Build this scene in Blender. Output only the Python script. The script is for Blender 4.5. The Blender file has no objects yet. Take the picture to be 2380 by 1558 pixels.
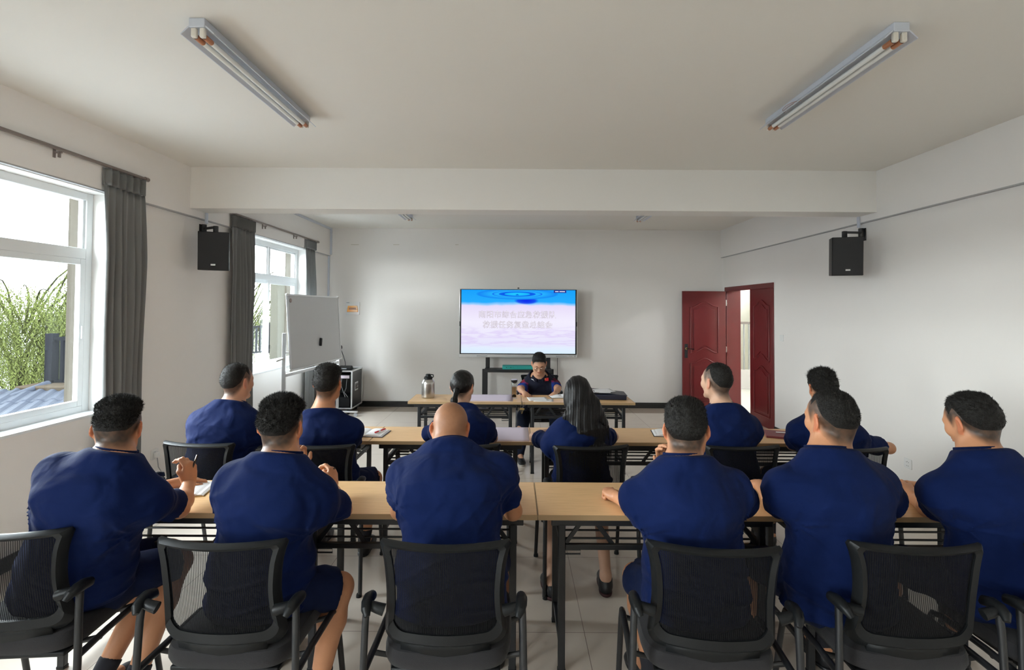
import bpy, bmesh, math, random
import numpy as np
from mathutils import Vector, Matrix

random.seed(7)
rng = np.random.default_rng(7)
PI = math.pi
scene = bpy.context.scene
C = scene.collection

# ------------------------------------------------------------------ camera
FPX, PX0, PY0, CAMH = 1150.0, 1198.0, 692.0, 1.726
PITCH, ROLL = math.radians(1.295), math.radians(0.34)
camd = bpy.data.cameras.new('camera')
camd.sensor_width = 36.0
camd.lens = FPX / 2380 * 36.0
camd.shift_x = -(PX0 - 1190) / 2380
camd.shift_y = (PY0 - 779) / 2380
camd.clip_start = 0.02
camd.clip_end = 900
cam = bpy.data.objects.new('camera', camd)
C.objects.link(cam)
CM = Matrix.Rotation(PI / 2 + PITCH, 3, 'X') @ Matrix.Rotation(ROLL, 3, 'Z')
cam.matrix_world = Matrix.Translation((0, 0, CAMH)) @ CM.to_4x4()
scene.camera = cam


def at(px, py, d):
    """point of the room seen at photo position (px, py) and standing d metres in front of the camera"""
    v = CM @ Vector(((px - PX0) / FPX, -(py - PY0) / FPX, -1))
    t = d / v.y
    return Vector((v.x * t, d, CAMH + v.z * t))


# ------------------------------------------------------------------ world, light, exposure
SKY = 37.0
w = bpy.data.worlds.new('overcast_sky')
scene.world = w
w.use_nodes = True
nt = w.node_tree
nt.nodes.clear()
wo = nt.nodes.new('ShaderNodeOutputWorld')
bg = nt.nodes.new('ShaderNodeBackground')
tc = nt.nodes.new('ShaderNodeTexCoord')
sp = nt.nodes.new('ShaderNodeSeparateXYZ')
rp = nt.nodes.new('ShaderNodeValToRGB')
nt.links.new(tc.outputs['Generated'], sp.inputs[0])
nt.links.new(sp.outputs['Z'], rp.inputs[0])
rp.color_ramp.elements[0].position = 0.0
rp.color_ramp.elements[0].color = (0.97, 0.985, 1.0, 1)
rp.color_ramp.elements[1].position = 0.6
rp.color_ramp.elements[1].color = (0.86, 0.92, 1.0, 1)
nt.links.new(rp.outputs[0], bg.inputs['Color'])
bg.inputs['Strength'].default_value = SKY
nt.links.new(bg.outputs[0], wo.inputs['Surface'])

vs = scene.view_settings
vs.view_transform = 'Standard'
vs.look = 'None'
vs.gamma = 1.0
vs.use_curve_mapping = False
vs.exposure = 0.0
cy = scene.cycles
cy.use_denoising = True
cy.max_bounces = 8
cy.diffuse_bounces = 5
cy.glossy_bounces = 3
cy.transmission_bounces = 6
cy.transparent_max_bounces = 12
cy.sample_clamp_indirect = 8
cy.caustics_reflective = False
cy.caustics_refractive = False

# room measures (metres; camera stands at x=0, y=0)
XL, XR, YB, YN, ZC = -3.30, 3.65, 8.70, -5.6, 3.13
WIN = [(2.15, 4.0), (5.98, 7.78), (-1.75, 0.1), (-5.0, -3.1)]       # window openings along the left wall
WZ0, WZ1 = 0.88, 2.63
DOOR_Y0, DOOR_Y1, DOOR_Z = 7.0, 8.58, 2.10


def portal(name, loc, rot, sx, sy):
    l = bpy.data.lights.new(name, 'AREA')
    l.shape = 'RECTANGLE'
    l.size, l.size_y = sx, sy
    l.cycles.is_portal = True
    o = bpy.data.objects.new(name, l)
    o.location = loc
    o.rotation_euler = rot
    C.objects.link(o)


for i, (a, b) in enumerate(WIN):
    portal('window_daylight', (XL - 0.27, (a + b) / 2, (WZ0 + WZ1) / 2), (0, -PI / 2, 0), WZ1 - WZ0, b - a)

# ------------------------------------------------------------------ materials
def nodes_of(name):
    m = bpy.data.materials.new(name)
    m.use_nodes = True
    return m, m.node_tree, m.node_tree.nodes['Principled BSDF']


def mat(name, col, rough=0.5, metal=0.0, var=0.0, vscale=8.0, bump=0.0, bscale=40.0, spec=0.5, alpha=1.0, **kw):
    m, t, b = nodes_of(name)
    b.inputs['Roughness'].default_value = rough
    b.inputs['Metallic'].default_value = metal
    b.inputs['Specular IOR Level'].default_value = spec
    c = (col[0], col[1], col[2], 1)
    co = t.nodes.new('ShaderNodeTexCoord')
    n = t.nodes.new('ShaderNodeTexNoise')
    n.inputs['Scale'].default_value = vscale
    n.inputs['Detail'].default_value = 4
    t.links.new(co.outputs['Object'], n.inputs['Vector'])
    mx = t.nodes.new('ShaderNodeMix')
    mx.data_type = 'RGBA'
    mx.inputs['A'].default_value = tuple(x * (1 - var) for x in c[:3]) + (1,)
    mx.inputs['B'].default_value = tuple(min(1, x * (1 + var)) for x in c[:3]) + (1,)
    t.links.new(n.outputs['Fac'], mx.inputs['Factor'])
    t.links.new(mx.outputs['Result'], b.inputs['Base Color'])
    if bump:
        n2 = t.nodes.new('ShaderNodeTexNoise')
        n2.inputs['Scale'].default_value = bscale
        n2.inputs['Detail'].default_value = 3
        t.links.new(co.outputs['Object'], n2.inputs['Vector'])
        bp = t.nodes.new('ShaderNodeBump')
        bp.inputs['Strength'].default_value = bump
        bp.inputs['Distance'].default_value = 0.01
        t.links.new(n2.outputs['Fac'], bp.inputs['Height'])
        t.links.new(bp.outputs[0], b.inputs['Normal'])
    for k, v in kw.items():
        b.inputs[k.replace('_', ' ')].default_value = v
    return m


def thin_glass(name, tint=(0.94, 0.97, 0.96), ior=1.45):
    m = bpy.data.materials.new(name)
    m.use_nodes = True
    t = m.node_tree
    t.nodes.clear()
    o = t.nodes.new('ShaderNodeOutputMaterial')
    tr = t.nodes.new('ShaderNodeBsdfTransparent')
    tr.inputs[0].default_value = tint + (1,)
    gl = t.nodes.new('ShaderNodeBsdfGlossy')
    gl.inputs['Roughness'].default_value = 0.02
    lw = t.nodes.new('ShaderNodeLayerWeight')
    lw.inputs[0].default_value = 0.5
    pw = t.nodes.new('ShaderNodeMath')
    pw.operation = 'POWER'
    pw.inputs[1].default_value = 4.0
    t.links.new(lw.outputs['Facing'], pw.inputs[0])
    fr = t.nodes.new('ShaderNodeMath')
    fr.operation = 'MULTIPLY_ADD'
    fr.inputs[1].default_value = 0.6
    fr.inputs[2].default_value = (ior - 1) ** 2 / (ior + 1) ** 2
    t.links.new(pw.outputs[0], fr.inputs[0])
    mx = t.nodes.new('ShaderNodeMixShader')
    t.links.new(fr.outputs[0], mx.inputs[0])
    t.links.new(tr.outputs[0], mx.inputs[1])
    t.links.new(gl.outputs[0], mx.inputs[2])
    t.links.new(mx.outputs[0], o.inputs[0])
    return m


M = {}
M['wall'] = mat('white_wall_paint', (0.85, 0.825, 0.80), 0.75, var=0.015, vscale=1.3, bump=0.03, bscale=90)
M['ceil'] = mat('ceiling_paint', (0.80, 0.775, 0.725), 0.85, var=0.015, vscale=0.9, bump=0.02, bscale=60)
M['beam'] = mat('beam_paint', (0.83, 0.81, 0.775), 0.8, var=0.015, vscale=1.1)
M['line'] = mat('grey_caulk', (0.42, 0.42, 0.42), 0.7)
M['black_skirt'] = mat('black_skirting_tile', (0.012, 0.012, 0.013), 0.25, var=0.2)
M['upvc'] = mat('white_window_profile', (0.80, 0.83, 0.84), 0.3, var=0.01)
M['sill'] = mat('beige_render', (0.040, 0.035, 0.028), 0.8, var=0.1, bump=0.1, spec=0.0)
M['glass'] = thin_glass('window_glass')
M['curtain'] = mat('grey_curtain_cloth', (0.165, 0.168, 0.165), 0.85, var=0.06, vscale=5, bump=0.15, bscale=300, Sheen_Weight=0.25)
M['rod'] = mat('brown_curtain_rod', (0.20, 0.165, 0.15), 0.4, var=0.05)
M['black_metal'] = mat('black_powder_coated_steel', (0.013, 0.014, 0.016), 0.42, var=0.2, vscale=20)
M['black_plastic'] = mat('black_plastic', (0.007, 0.008, 0.009), 0.45, spec=0.28, var=0.12, vscale=15, bump=0.04, bscale=250)
M['black_gloss'] = mat('black_gloss', (0.01, 0.01, 0.012), 0.15)
M['seat_cloth'] = mat('black_seat_cloth', (0.012, 0.011, 0.013), 0.9, bump=0.2, bscale=400, Sheen_Weight=0.1)
M['light_body'] = mat('enamelled_white_steel', (0.62, 0.66, 0.74), 0.3, metal=0.15)
M['tube'] = mat('frosted_glass_tube', (0.80, 0.81, 0.78), 0.2, var=0.01)
M['tube_cap'] = mat('burnt_tube_end', (0.42, 0.17, 0.08), 0.35, var=0.3, vscale=40)
M['cream_plastic'] = mat('cream_plastic', (0.78, 0.74, 0.66), 0.4)
M['white_plastic'] = mat('white_plastic', (0.80, 0.80, 0.79), 0.35)
M['grey_plastic'] = mat('grey_plastic', (0.35, 0.36, 0.37), 0.4)
M['alu'] = mat('brushed_aluminium', (0.70, 0.71, 0.72), 0.35, metal=0.8, var=0.03)
M['steel'] = mat('brushed_steel', (0.55, 0.54, 0.52), 0.27, metal=1.0, var=0.08, vscale=30)
M['paper'] = mat('white_paper', (0.82, 0.82, 0.83), 0.7, var=0.01)
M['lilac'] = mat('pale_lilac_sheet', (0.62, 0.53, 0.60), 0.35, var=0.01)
M['door'] = mat('dark_red_painted_wood', (0.130, 0.010, 0.012), 0.33, var=0.12, vscale=3, bump=0.02)
M['whiteboard'] = mat('whiteboard_enamel', (0.56, 0.57, 0.58), 0.22, var=0.01)
M['amber'] = mat('amber_plastic', (0.72, 0.28, 0.02), 0.2, var=0.05)
M['teal'] = mat('teal_cardboard', (0.02, 0.36, 0.33), 0.5, var=0.05)
M['brass'] = mat('brass', (0.7, 0.5, 0.2), 0.3, metal=1.0)
M['red'] = mat('red_cloth', (0.62, 0.02, 0.03), 0.6)
M['yellow'] = mat('yellow_print', (0.8, 0.6, 0.05), 0.6)
M['maroon'] = mat('maroon_folder', (0.22, 0.05, 0.06), 0.45, var=0.1)
M['navy_folder'] = mat('black_leatherette', (0.014, 0.017, 0.035), 0.4, bump=0.1, bscale=200)
M['white_print'] = mat('white_print', (0.8, 0.8, 0.8), 0.6)
M['grey_post'] = mat('grey_rail_paint', (0.0038, 0.004, 0.005), 0.6, spec=0.0)
M['roof_blue'] = mat('blue_grey_roof_sheet', (0.0135, 0.0155, 0.021), 0.5, var=0.15, spec=0.03)
M['roof_cap'] = mat('sandy_concrete', (0.019, 0.015, 0.011), 0.9, var=0.15, bump=0.2, spec=0.0)
M['far_wall'] = mat('corridor_plaster', (0.78, 0.77, 0.70), 0.9, var=0.03)
M['bark'] = mat('willow_bark', (0.007, 0.0065, 0.004), 0.9, var=0.2, spec=0.0)
M['hill'] = mat('hazy_hill', (0.026, 0.028, 0.035), 1.0, var=0.05, spec=0.0)
M['lake'] = mat('pale_lake_water', (0.15, 0.154, 0.158), 0.6, spec=0.1)


def wood_mat():
    m, t, b = nodes_of('pale_beech_laminate')
    co = t.nodes.new('ShaderNodeTexCoord')
    mp = t.nodes.new('ShaderNodeMapping')
    mp.inputs['Scale'].default_value = (1.2, 22, 22)
    n = t.nodes.new('ShaderNodeTexNoise')
    n.inputs['Scale'].default_value = 6
    n.inputs['Detail'].default_value = 8
    n.inputs['Distortion'].default_value = 0.3
    r = t.nodes.new('ShaderNodeValToRGB')
    r.color_ramp.elements[0].position = 0.3
    r.color_ramp.elements[0].color = (0.68, 0.425, 0.205, 1)
    r.color_ramp.elements[1].position = 0.72
    r.color_ramp.elements[1].color = (0.82, 0.535, 0.280, 1)
    t.links.new(co.outputs['Object'], mp.inputs[0])
    t.links.new(mp.outputs[0], n.inputs['Vector'])
    t.links.new(n.outputs['Fac'], r.inputs[0])
    t.links.new(r.outputs[0], b.inputs['Base Color'])
    b.inputs['Roughness'].default_value = 0.38
    return m


M['wood'] = wood_mat()
M['wood_edge'] = mat('beech_edge_band', (0.42, 0.28, 0.145), 0.5, var=0.08, vscale=12)


def floor_mat():
    m, t, b = nodes_of('polished_porcelain_tiles')
    co = t.nodes.new('ShaderNodeTexCoord')
    mp = t.nodes.new('ShaderNodeMapping')
    mp.inputs['Location'].default_value = (-0.378 + 0.8 * 10, -2.68 + 0.8 * 10, 0)
    br = t.nodes.new('ShaderNodeTexBrick')
    br.offset = 0.0
    br.squash = 1.0
    br.inputs['Scale'].default_value = 1.0
    br.inputs['Brick Width'].default_value = 0.8
    br.inputs['Row Height'].default_value = 0.8
    br.inputs['Mortar Size'].default_value = 0.0017
    br.inputs['Mortar Smooth'].default_value = 0.2
    br.inputs['Color1'].default_value = (0.64, 0.56, 0.48, 1)
    br.inputs['Color2'].default_value = (0.67, 0.59, 0.51, 1)
    br.inputs['Mortar'].default_value = (0.24, 0.19, 0.16, 1)
    t.links.new(co.outputs['Object'], mp.inputs[0])
    t.links.new(mp.outputs[0], br.inputs['Vector'])
    n = t.nodes.new('ShaderNodeTexNoise')
    n.inputs['Scale'].default_value = 2.2
    n.inputs['Detail'].default_value = 7
    n.inputs['Distortion'].default_value = 1.2
    t.links.new(co.outputs['Object'], n.inputs['Vector'])
    mr = t.nodes.new('ShaderNodeMapRange')
    mr.inputs['To Min'].default_value = 0.93
    mr.inputs['To Max'].default_value = 1.06
    t.links.new(n.outputs['Fac'], mr.inputs[0])
    mx = t.nodes.new('ShaderNodeMix')
    mx.data_type = 'RGBA'
    mx.blend_type = 'MULTIPLY'
    mx.inputs['Factor'].default_value = 1
    t.links.new(br.outputs['Color'], mx.inputs['A'])
    t.links.new(mr.outputs[0], mx.inputs['B'])
    # the darker border row of tiles along the far wall
    sx = t.nodes.new('ShaderNodeSeparateXYZ')
    t.links.new(co.outputs['Object'], sx.inputs[0])
    gt = t.nodes.new('ShaderNodeMath')
    gt.operation = 'GREATER_THAN'
    gt.inputs[1].default_value = 8.28
    t.links.new(sx.outputs['Y'], gt.inputs[0])
    m2 = t.nodes.new('ShaderNodeMix')
    m2.data_type = 'RGBA'
    m2.blend_type = 'MULTIPLY'
    t.links.new(gt.outputs[0], m2.inputs['Factor'])
    t.links.new(mx.outputs['Result'], m2.inputs['A'])
    m2.inputs['B'].default_value = (0.62, 0.58, 0.55, 1)
    t.links.new(m2.outputs['Result'], b.inputs['Base Color'])
    b.inputs['Roughness'].default_value = 0.16
    b.inputs['Specular IOR Level'].default_value = 0.5
    return m


M['floor'] = floor_mat()


def mesh_fabric():
    m = bpy.data.materials.new('see_through_mesh_fabric')
    m.use_nodes = True
    t = m.node_tree
    b = t.nodes['Principled BSDF']
    b.inputs['Base Color'].default_value = (0.006, 0.006, 0.007, 1)
    b.inputs['Roughness'].default_value = 0.8
    b.inputs['Specular IOR Level'].default_value = 0.12
    o = t.nodes['Material Output']
    tr = t.nodes.new('ShaderNodeBsdfTransparent')
    mx = t.nodes.new('ShaderNodeMixShader')
    co = t.nodes.new('ShaderNodeTexCoord')
    wv = t.nodes.new('ShaderNodeTexWave')
    wv.wave_type = 'BANDS'
    wv.bands_direction = 'X'
    wv.inputs['Scale'].default_value = 46
    wv.inputs['Distortion'].default_value = 0.4
    t.links.new(co.outputs['Object'], wv.inputs['Vector'])
    mr = t.nodes.new('ShaderNodeMapRange')
    mr.inputs['To Min'].default_value = 0.97
    mr.inputs['To Max'].default_value = 0.60
    t.links.new(wv.outputs['Fac'], mr.inputs[0])
    t.links.new(mr.outputs[0], mx.inputs[0])
    t.links.new(tr.outputs[0], mx.inputs[1])
    t.links.new(b.outputs[0], mx.inputs[2])
    t.links.new(mx.outputs[0], o.inputs[0])
    return m


M['mesh'] = mesh_fabric()


def tint_mat(name, rough, base=(1, 1, 1), sss=0.0, bump=0.0, bscale=200, sheen=0.0, attr='tint', spec=0.5, wrinkle=0.0):
    """material whose colour comes from the 'tint' attribute of the mesh"""
    m, t, b = nodes_of(name)
    a = t.nodes.new('ShaderNodeAttribute')
    a.attribute_name = attr
    co = t.nodes.new('ShaderNodeTexCoord')
    n = t.nodes.new('ShaderNodeTexNoise')
    n.inputs['Scale'].default_value = 22
    n.inputs['Detail'].default_value = 5
    t.links.new(co.outputs['Object'], n.inputs['Vector'])
    mr = t.nodes.new('ShaderNodeMapRange')
    mr.inputs['To Min'].default_value = 0.90
    mr.inputs['To Max'].default_value = 1.1
    t.links.new(n.outputs['Fac'], mr.inputs[0])
    mx = t.nodes.new('ShaderNodeMix')
    mx.data_type = 'RGBA'
    mx.blend_type = 'MULTIPLY'
    mx.inputs['Factor'].default_value = 1
    t.links.new(a.outputs['Color'], mx.inputs['A'])
    t.links.new(mr.outputs[0], mx.inputs['B'])
    t.links.new(mx.outputs['Result'], b.inputs['Base Color'])
    b.inputs['Roughness'].default_value = rough
    b.inputs['Specular IOR Level'].default_value = spec
    b.inputs['Sheen Weight'].default_value = sheen
    if wrinkle:
        nw = t.nodes.new('ShaderNodeTexNoise')
        nw.inputs['Scale'].default_value = 7.5
        nw.inputs['Detail'].default_value = 1.5
        nw.inputs['Distortion'].default_value = 0.5
        t.links.new(co.outputs['Object'], nw.inputs['Vector'])
        bw = t.nodes.new('ShaderNodeBump')
        bw.inputs['Strength'].default_value = wrinkle
        bw.inputs['Distance'].default_value = 0.05
        t.links.new(nw.outputs['Fac'], bw.inputs['Height'])
    if bump:
        n2 = t.nodes.new('ShaderNodeTexNoise')
        n2.inputs['Scale'].default_value = bscale
        t.links.new(co.outputs['Object'], n2.inputs['Vector'])
        bp = t.nodes.new('ShaderNodeBump')
        bp.inputs['Strength'].default_value = bump
        bp.inputs['Distance'].default_value = 0.004
        t.links.new(n2.outputs['Fac'], bp.inputs['Height'])
        if wrinkle:
            t.links.new(bw.outputs[0], bp.inputs['Normal'])
        t.links.new(bp.outputs[0], b.inputs['Normal'])
    return m


M['skin'] = tint_mat('skin', 0.48, bump=0.12, bscale=160, spec=0.4)
M['cloth'] = tint_mat('cotton_jersey', 0.85, bump=0.3, bscale=60, sheen=0.02, spec=0.12, wrinkle=0.7)
M['hair'] = mat('black_hair', (0.008, 0.007, 0.006), 0.55, var=0.3, vscale=60, bump=0.5, bscale=260, spec=0.28)
M['hair_long'] = mat('long_black_hair', (0.005, 0.0045, 0.005), 0.42, var=0.3, vscale=60, spec=0.28)


def strand_bump(m):
    t = m.node_tree
    b = t.nodes['Principled BSDF']
    co = t.nodes.new('ShaderNodeTexCoord')
    mp = t.nodes.new('ShaderNodeMapping')
    mp.inputs['Scale'].default_value = (170, 170, 9)
    n = t.nodes.new('ShaderNodeTexNoise')
    n.inputs['Scale'].default_value = 1.0
    n.inputs['Detail'].default_value = 4
    bp = t.nodes.new('ShaderNodeBump')
    bp.inputs['Strength'].default_value = 0.5
    bp.inputs['Distance'].default_value = 0.003
    t.links.new(co.outputs['Object'], mp.inputs[0])
    t.links.new(mp.outputs[0], n.inputs['Vector'])
    t.links.new(n.outputs['Fac'], bp.inputs['Height'])
    t.links.new(bp.outputs[0], b.inputs['Normal'])


strand_bump(M['hair_long'])
M['leather'] = mat('black_shoe_leather', (0.010, 0.010, 0.012), 0.4, bump=0.1)
M['sole'] = mat('pale_shoe_sole', (0.35, 0.33, 0.3), 0.6)
M['dark_sole'] = mat('dark_red_sole', (0.05, 0.012, 0.014), 0.6)
M['sock'] = mat('dark_sock_knit', (0.012, 0.012, 0.018), 0.9)


# ------------------------------------------------------------------ mesh helpers
class MB:
    """collects boxes, tubes and lofts; build() links them as ONE mesh object"""

    def __init__(s):
        s.v, s.f = [], []

    def add(s, v, f):
        n = len(s.v)
        s.v += [tuple(p) for p in v]
        s.f += [tuple(i + n for i in q) for q in f]
        return s

    def box(s, c, size, rot=None):
        hx, hy, hz = size[0] / 2, size[1] / 2, size[2] / 2
        vs_ = [Vector((x, y, z)) for x in (-hx, hx) for y in (-hy, hy) for z in (-hz, hz)]
        if rot is not None:
            vs_ = [rot @ p for p in vs_]
        c = Vector(c)
        s.add([p + c for p in vs_], [(0, 1, 3, 2), (4, 6, 7, 5), (0, 4, 5, 1), (2, 3, 7, 6), (0, 2, 6, 4), (1, 5, 7, 3)])
        return s

    def span(s, a, b):
        """box between two corners"""
        a, b = Vector(a), Vector(b)
        return s.box((a + b) / 2, [abs(x) for x in (b - a)])

    def beam(s, a, b, w_, h_, up=Vector((0, 0, 1))):
        a, b = Vector(a), Vector(b)
        y = (b - a).normalized()
        x = y.cross(up)
        if x.length < 1e-4:
            x = y.cross(Vector((0, 1, 0)))
        x.normalize()
        z = x.cross(y)
        R = Matrix((x, y, z)).transposed()
        return s.box((a + b) / 2, (w_, (b - a).length, h_), R)

    def tube(s, pts, r, n=10, cap=True, sx=1.0):
        pts = [Vector(p) for p in pts]
        rs = r if isinstance(r, (list, tuple)) else [r] * len(pts)
        rings = []
        up = None
        for i, p in enumerate(pts):
            d = (pts[min(i + 1, len(pts) - 1)] - pts[max(i - 1, 0)]).normalized()
            if up is None:
                up = Vector((0, 0, 1)) if abs(d.z) < 0.9 else Vector((0, 1, 0))
            x = d.cross(up)
            x.normalize()
            up = x.cross(d)
            rings.append([p + (x * math.cos(2 * PI * k / n) * sx + up * math.sin(2 * PI * k / n)) * rs[i] for k in range(n)])
        vs_ = [q for rg in rings for q in rg]
        fs = []
        for i in range(len(pts) - 1):
            for k in range(n):
                fs.append((i * n + k, i * n + (k + 1) % n, (i + 1) * n + (k + 1) % n, (i + 1) * n + k))
        if cap:
            fs.append(tuple(range(n - 1, -1, -1)))
            fs.append(tuple((len(pts) - 1) * n + k for k in range(n)))
        return s.add(vs_, fs)

    def lathe(s, prof, c=(0, 0, 0), n=28, rot=None):
        c = Vector(c)
        vs_, fs = [], []
        for r, z in prof:
            for k in range(n):
                p = Vector((r * math.cos(2 * PI * k / n), r * math.sin(2 * PI * k / n), z))
                if rot is not None:
                    p = rot @ p
                vs_.append(p + c)
        m = len(prof)
        for i in range(m - 1):
            for k in range(n):
                fs.append((i * n + k, i * n + (k + 1) % n, (i + 1) * n + (k + 1) % n, (i + 1) * n + k))
        fs.append(tuple(range(n - 1, -1, -1)))
        fs.append(tuple((m - 1) * n + k for k in range(n)))
        return s.add(vs_, fs)

    def grid(s, rows):
        """rows of points -> quads"""
        n = len(rows[0])
        vs_ = [p for r in rows for p in r]
        fs = []
        for i in range(len(rows) - 1):
            for k in range(n - 1):
                fs.append((i * n + k, i * n + k + 1, (i + 1) * n + k + 1, (i + 1) * n + k))
        return s.add(vs_, fs)

    def prism(s, poly, d0, d1, fn):
        """outline in 2D extruded from d0 to d1; fn(u, v, d) -> point"""
        n = len(poly)
        vs_ = [fn(u, v, d0) for u, v in poly] + [fn(u, v, d1) for u, v in poly]
        fs = [tuple(range(n)), tuple(range(2 * n - 1, n - 1, -1))]
        for k in range(n):
            fs.append((k, n + k, n + (k + 1) % n, (k + 1) % n))
        return s.add(vs_, fs)

    def build(s, name, m, parent=None, smooth=False, bevel=0.0, segs=2, solid=0.0, loc=None):
        me = bpy.data.meshes.new(name)
        me.from_pydata([tuple(p) for p in s.v], [], s.f)
        bm = bmesh.new()
        bm.from_mesh(me)
        bmesh.ops.recalc_face_normals(bm, faces=bm.faces)
        bm.to_mesh(me)
        bm.free()
        me.materials.append(m)
        if smooth:
            for p in me.polygons:
                p.use_smooth = True
        o = bpy.data.objects.new(name, me)
        C.objects.link(o)
        if parent is not None:
            o.parent = parent
        if loc is not None:
            o.location = loc
        if solid:
            md = o.modifiers.new('thickness', 'SOLIDIFY')
            md.thickness = solid
            md.offset = 0
        if bevel:
            md = o.modifiers.new('edge', 'BEVEL')
            md.width = bevel
            md.segments = segs
            md.limit_method = 'ANGLE'
            md.angle_limit = math.radians(40)
            md.harden_normals = False
        if smooth or bevel:
            try:
                me.set_sharp_from_angle(angle=math.radians(38))
            except Exception:
                pass
            if bevel:
                for p in me.polygons:
                    p.use_smooth = True
        return o


def tag(o, label=None, cat=None, group=None, kind=None):
    if label:
        o['label'] = label
    if cat:
        o['category'] = cat
    if group:
        o['group'] = group
    if kind:
        o['kind'] = kind
    return o


def empty(name, loc, rz=0.0, label=None, cat=None, group=None):
    o = bpy.data.objects.new(name, None)
    o.empty_display_size = 0.1
    C.objects.link(o)
    o.location = loc
    o.rotation_euler = (0, 0, rz)
    return tag(o, label, cat, group)


def copy_tree(o, parent=None):
    c = o.copy()
    C.objects.link(c)
    c.parent = parent
    for ch in [x for x in o.children]:
        copy_tree(ch, c)
    return c


def struct(name, mb, m, label, cat, parent=None, **kw):
    o = mb.build(name, m, parent, **kw)
    if parent is None:
        tag(o, label, cat, kind='structure')
    return o

# ------------------------------------------------------------------ the room shell
struct('floor', MB().span((XL - 0.3, YN - 0.3, -0.12), (XR + 0.24, YB + 0.3, 0.0)), M['floor'],
       'polished beige tile floor of the meeting room', 'floor')
struct('ceiling', MB().span((XL - 0.3, YN - 0.3, ZC), (XR + 0.3, YB + 0.3, ZC + 0.15)), M['ceil'],
       'plain off-white ceiling with two pairs of tube lights', 'ceiling')
T = 0.24
wl = MB()
ys = sorted(WIN)
y = YN
for a, b in ys:
    wl.span((XL - T, y, 0), (XL, a, ZC))
    wl.span((XL - T, a, 0), (XL, b, WZ0))
    wl.span((XL - T, a, WZ1), (XL, b, ZC))
    y = b
wl.span((XL - T, y, 0), (XL, YB, ZC))
struct('wall_left', wl, M['wall'], 'white left wall with grey-curtained windows', 'wall')
wr = MB()
wr.span((XR, YN, 0), (XR + T, DOOR_Y0, ZC))
wr.span((XR, DOOR_Y0, DOOR_Z), (XR + T, DOOR_Y1, ZC))
wr.span((XR, DOOR_Y1, 0), (XR + T, YB, ZC))
struct('wall_right', wr, M['wall'], 'white right wall with the dark red double door', 'wall')
struct('wall_back', MB().span((XL - T, YB, 0), (XR + T, YB + T, ZC)), M['wall'],
       'white end wall behind the presentation screen', 'wall')
struct('wall_near', MB().span((XL - T, YN - T, 0), (XR + T, YN, ZC)), M['wall'],
       'plain white wall behind the photographer', 'wall')
# ceiling beam crossing the room and the shallow bands along the side walls
struct('trim_1', MB().span((XL, 4.935, 2.715), (XR, 5.20, ZC)), M['beam'], 'thick white ceiling beam crossing the room', 'beam')
struct('trim_2', MB().span((XL, YN, 2.645), (XL + 0.035, YB, ZC)), M['wall'], 'shallow white band along top of left wall', 'band')
struct('trim_3', MB().span((XR - 0.035, YN, 2.65), (XR, YB, ZC)), M['wall'], 'shallow white band along top of right wall', 'band')
struct('trim_4', MB().span((XR - 0.037, YN, 2.640), (XR, YB, 2.650)), M['line'], 'thin grey joint line under right wall band', 'joint')
struct('trim_5', MB().span((XL, YN, 2.635), (XL + 0.037, YB, 2.645)), M['line'], 'thin grey joint line under left wall band', 'joint')
struct('baseboard_back', MB().span((XL, YB - 0.014, 0), (XR, YB, 0.097)), M['black_skirt'], 'glossy black skirting along end wall', 'skirting')
struct('baseboard_left', MB().span((XL, YN, 0), (XL + 0.014, YB, 0.097)), M['black_skirt'], 'glossy black skirting along left wall', 'skirting')
bbr = MB().span((XR - 0.014, YN, 0), (XR, DOOR_Y0 - 0.03, 0.097))
struct('baseboard_right', bbr, M['black_skirt'], 'glossy black skirting along right wall', 'skirting')
# cable ducts in the far left corner
dk = MB().span((XL + 0.035, 5.25, ZC - 0.035), (XL + 0.06, YB, ZC)).span((XL + 0.035, YB - 0.03, 2.66), (XL + 0.065, YB, ZC)) \
    .span((XL, YB - 0.03, 0.1), (XL + 0.03, YB, 2.66))
struct('trim_6', dk, M['light_body'], 'pale cable duct running down the far left corner', 'cable duct', bevel=0.003)


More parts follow.
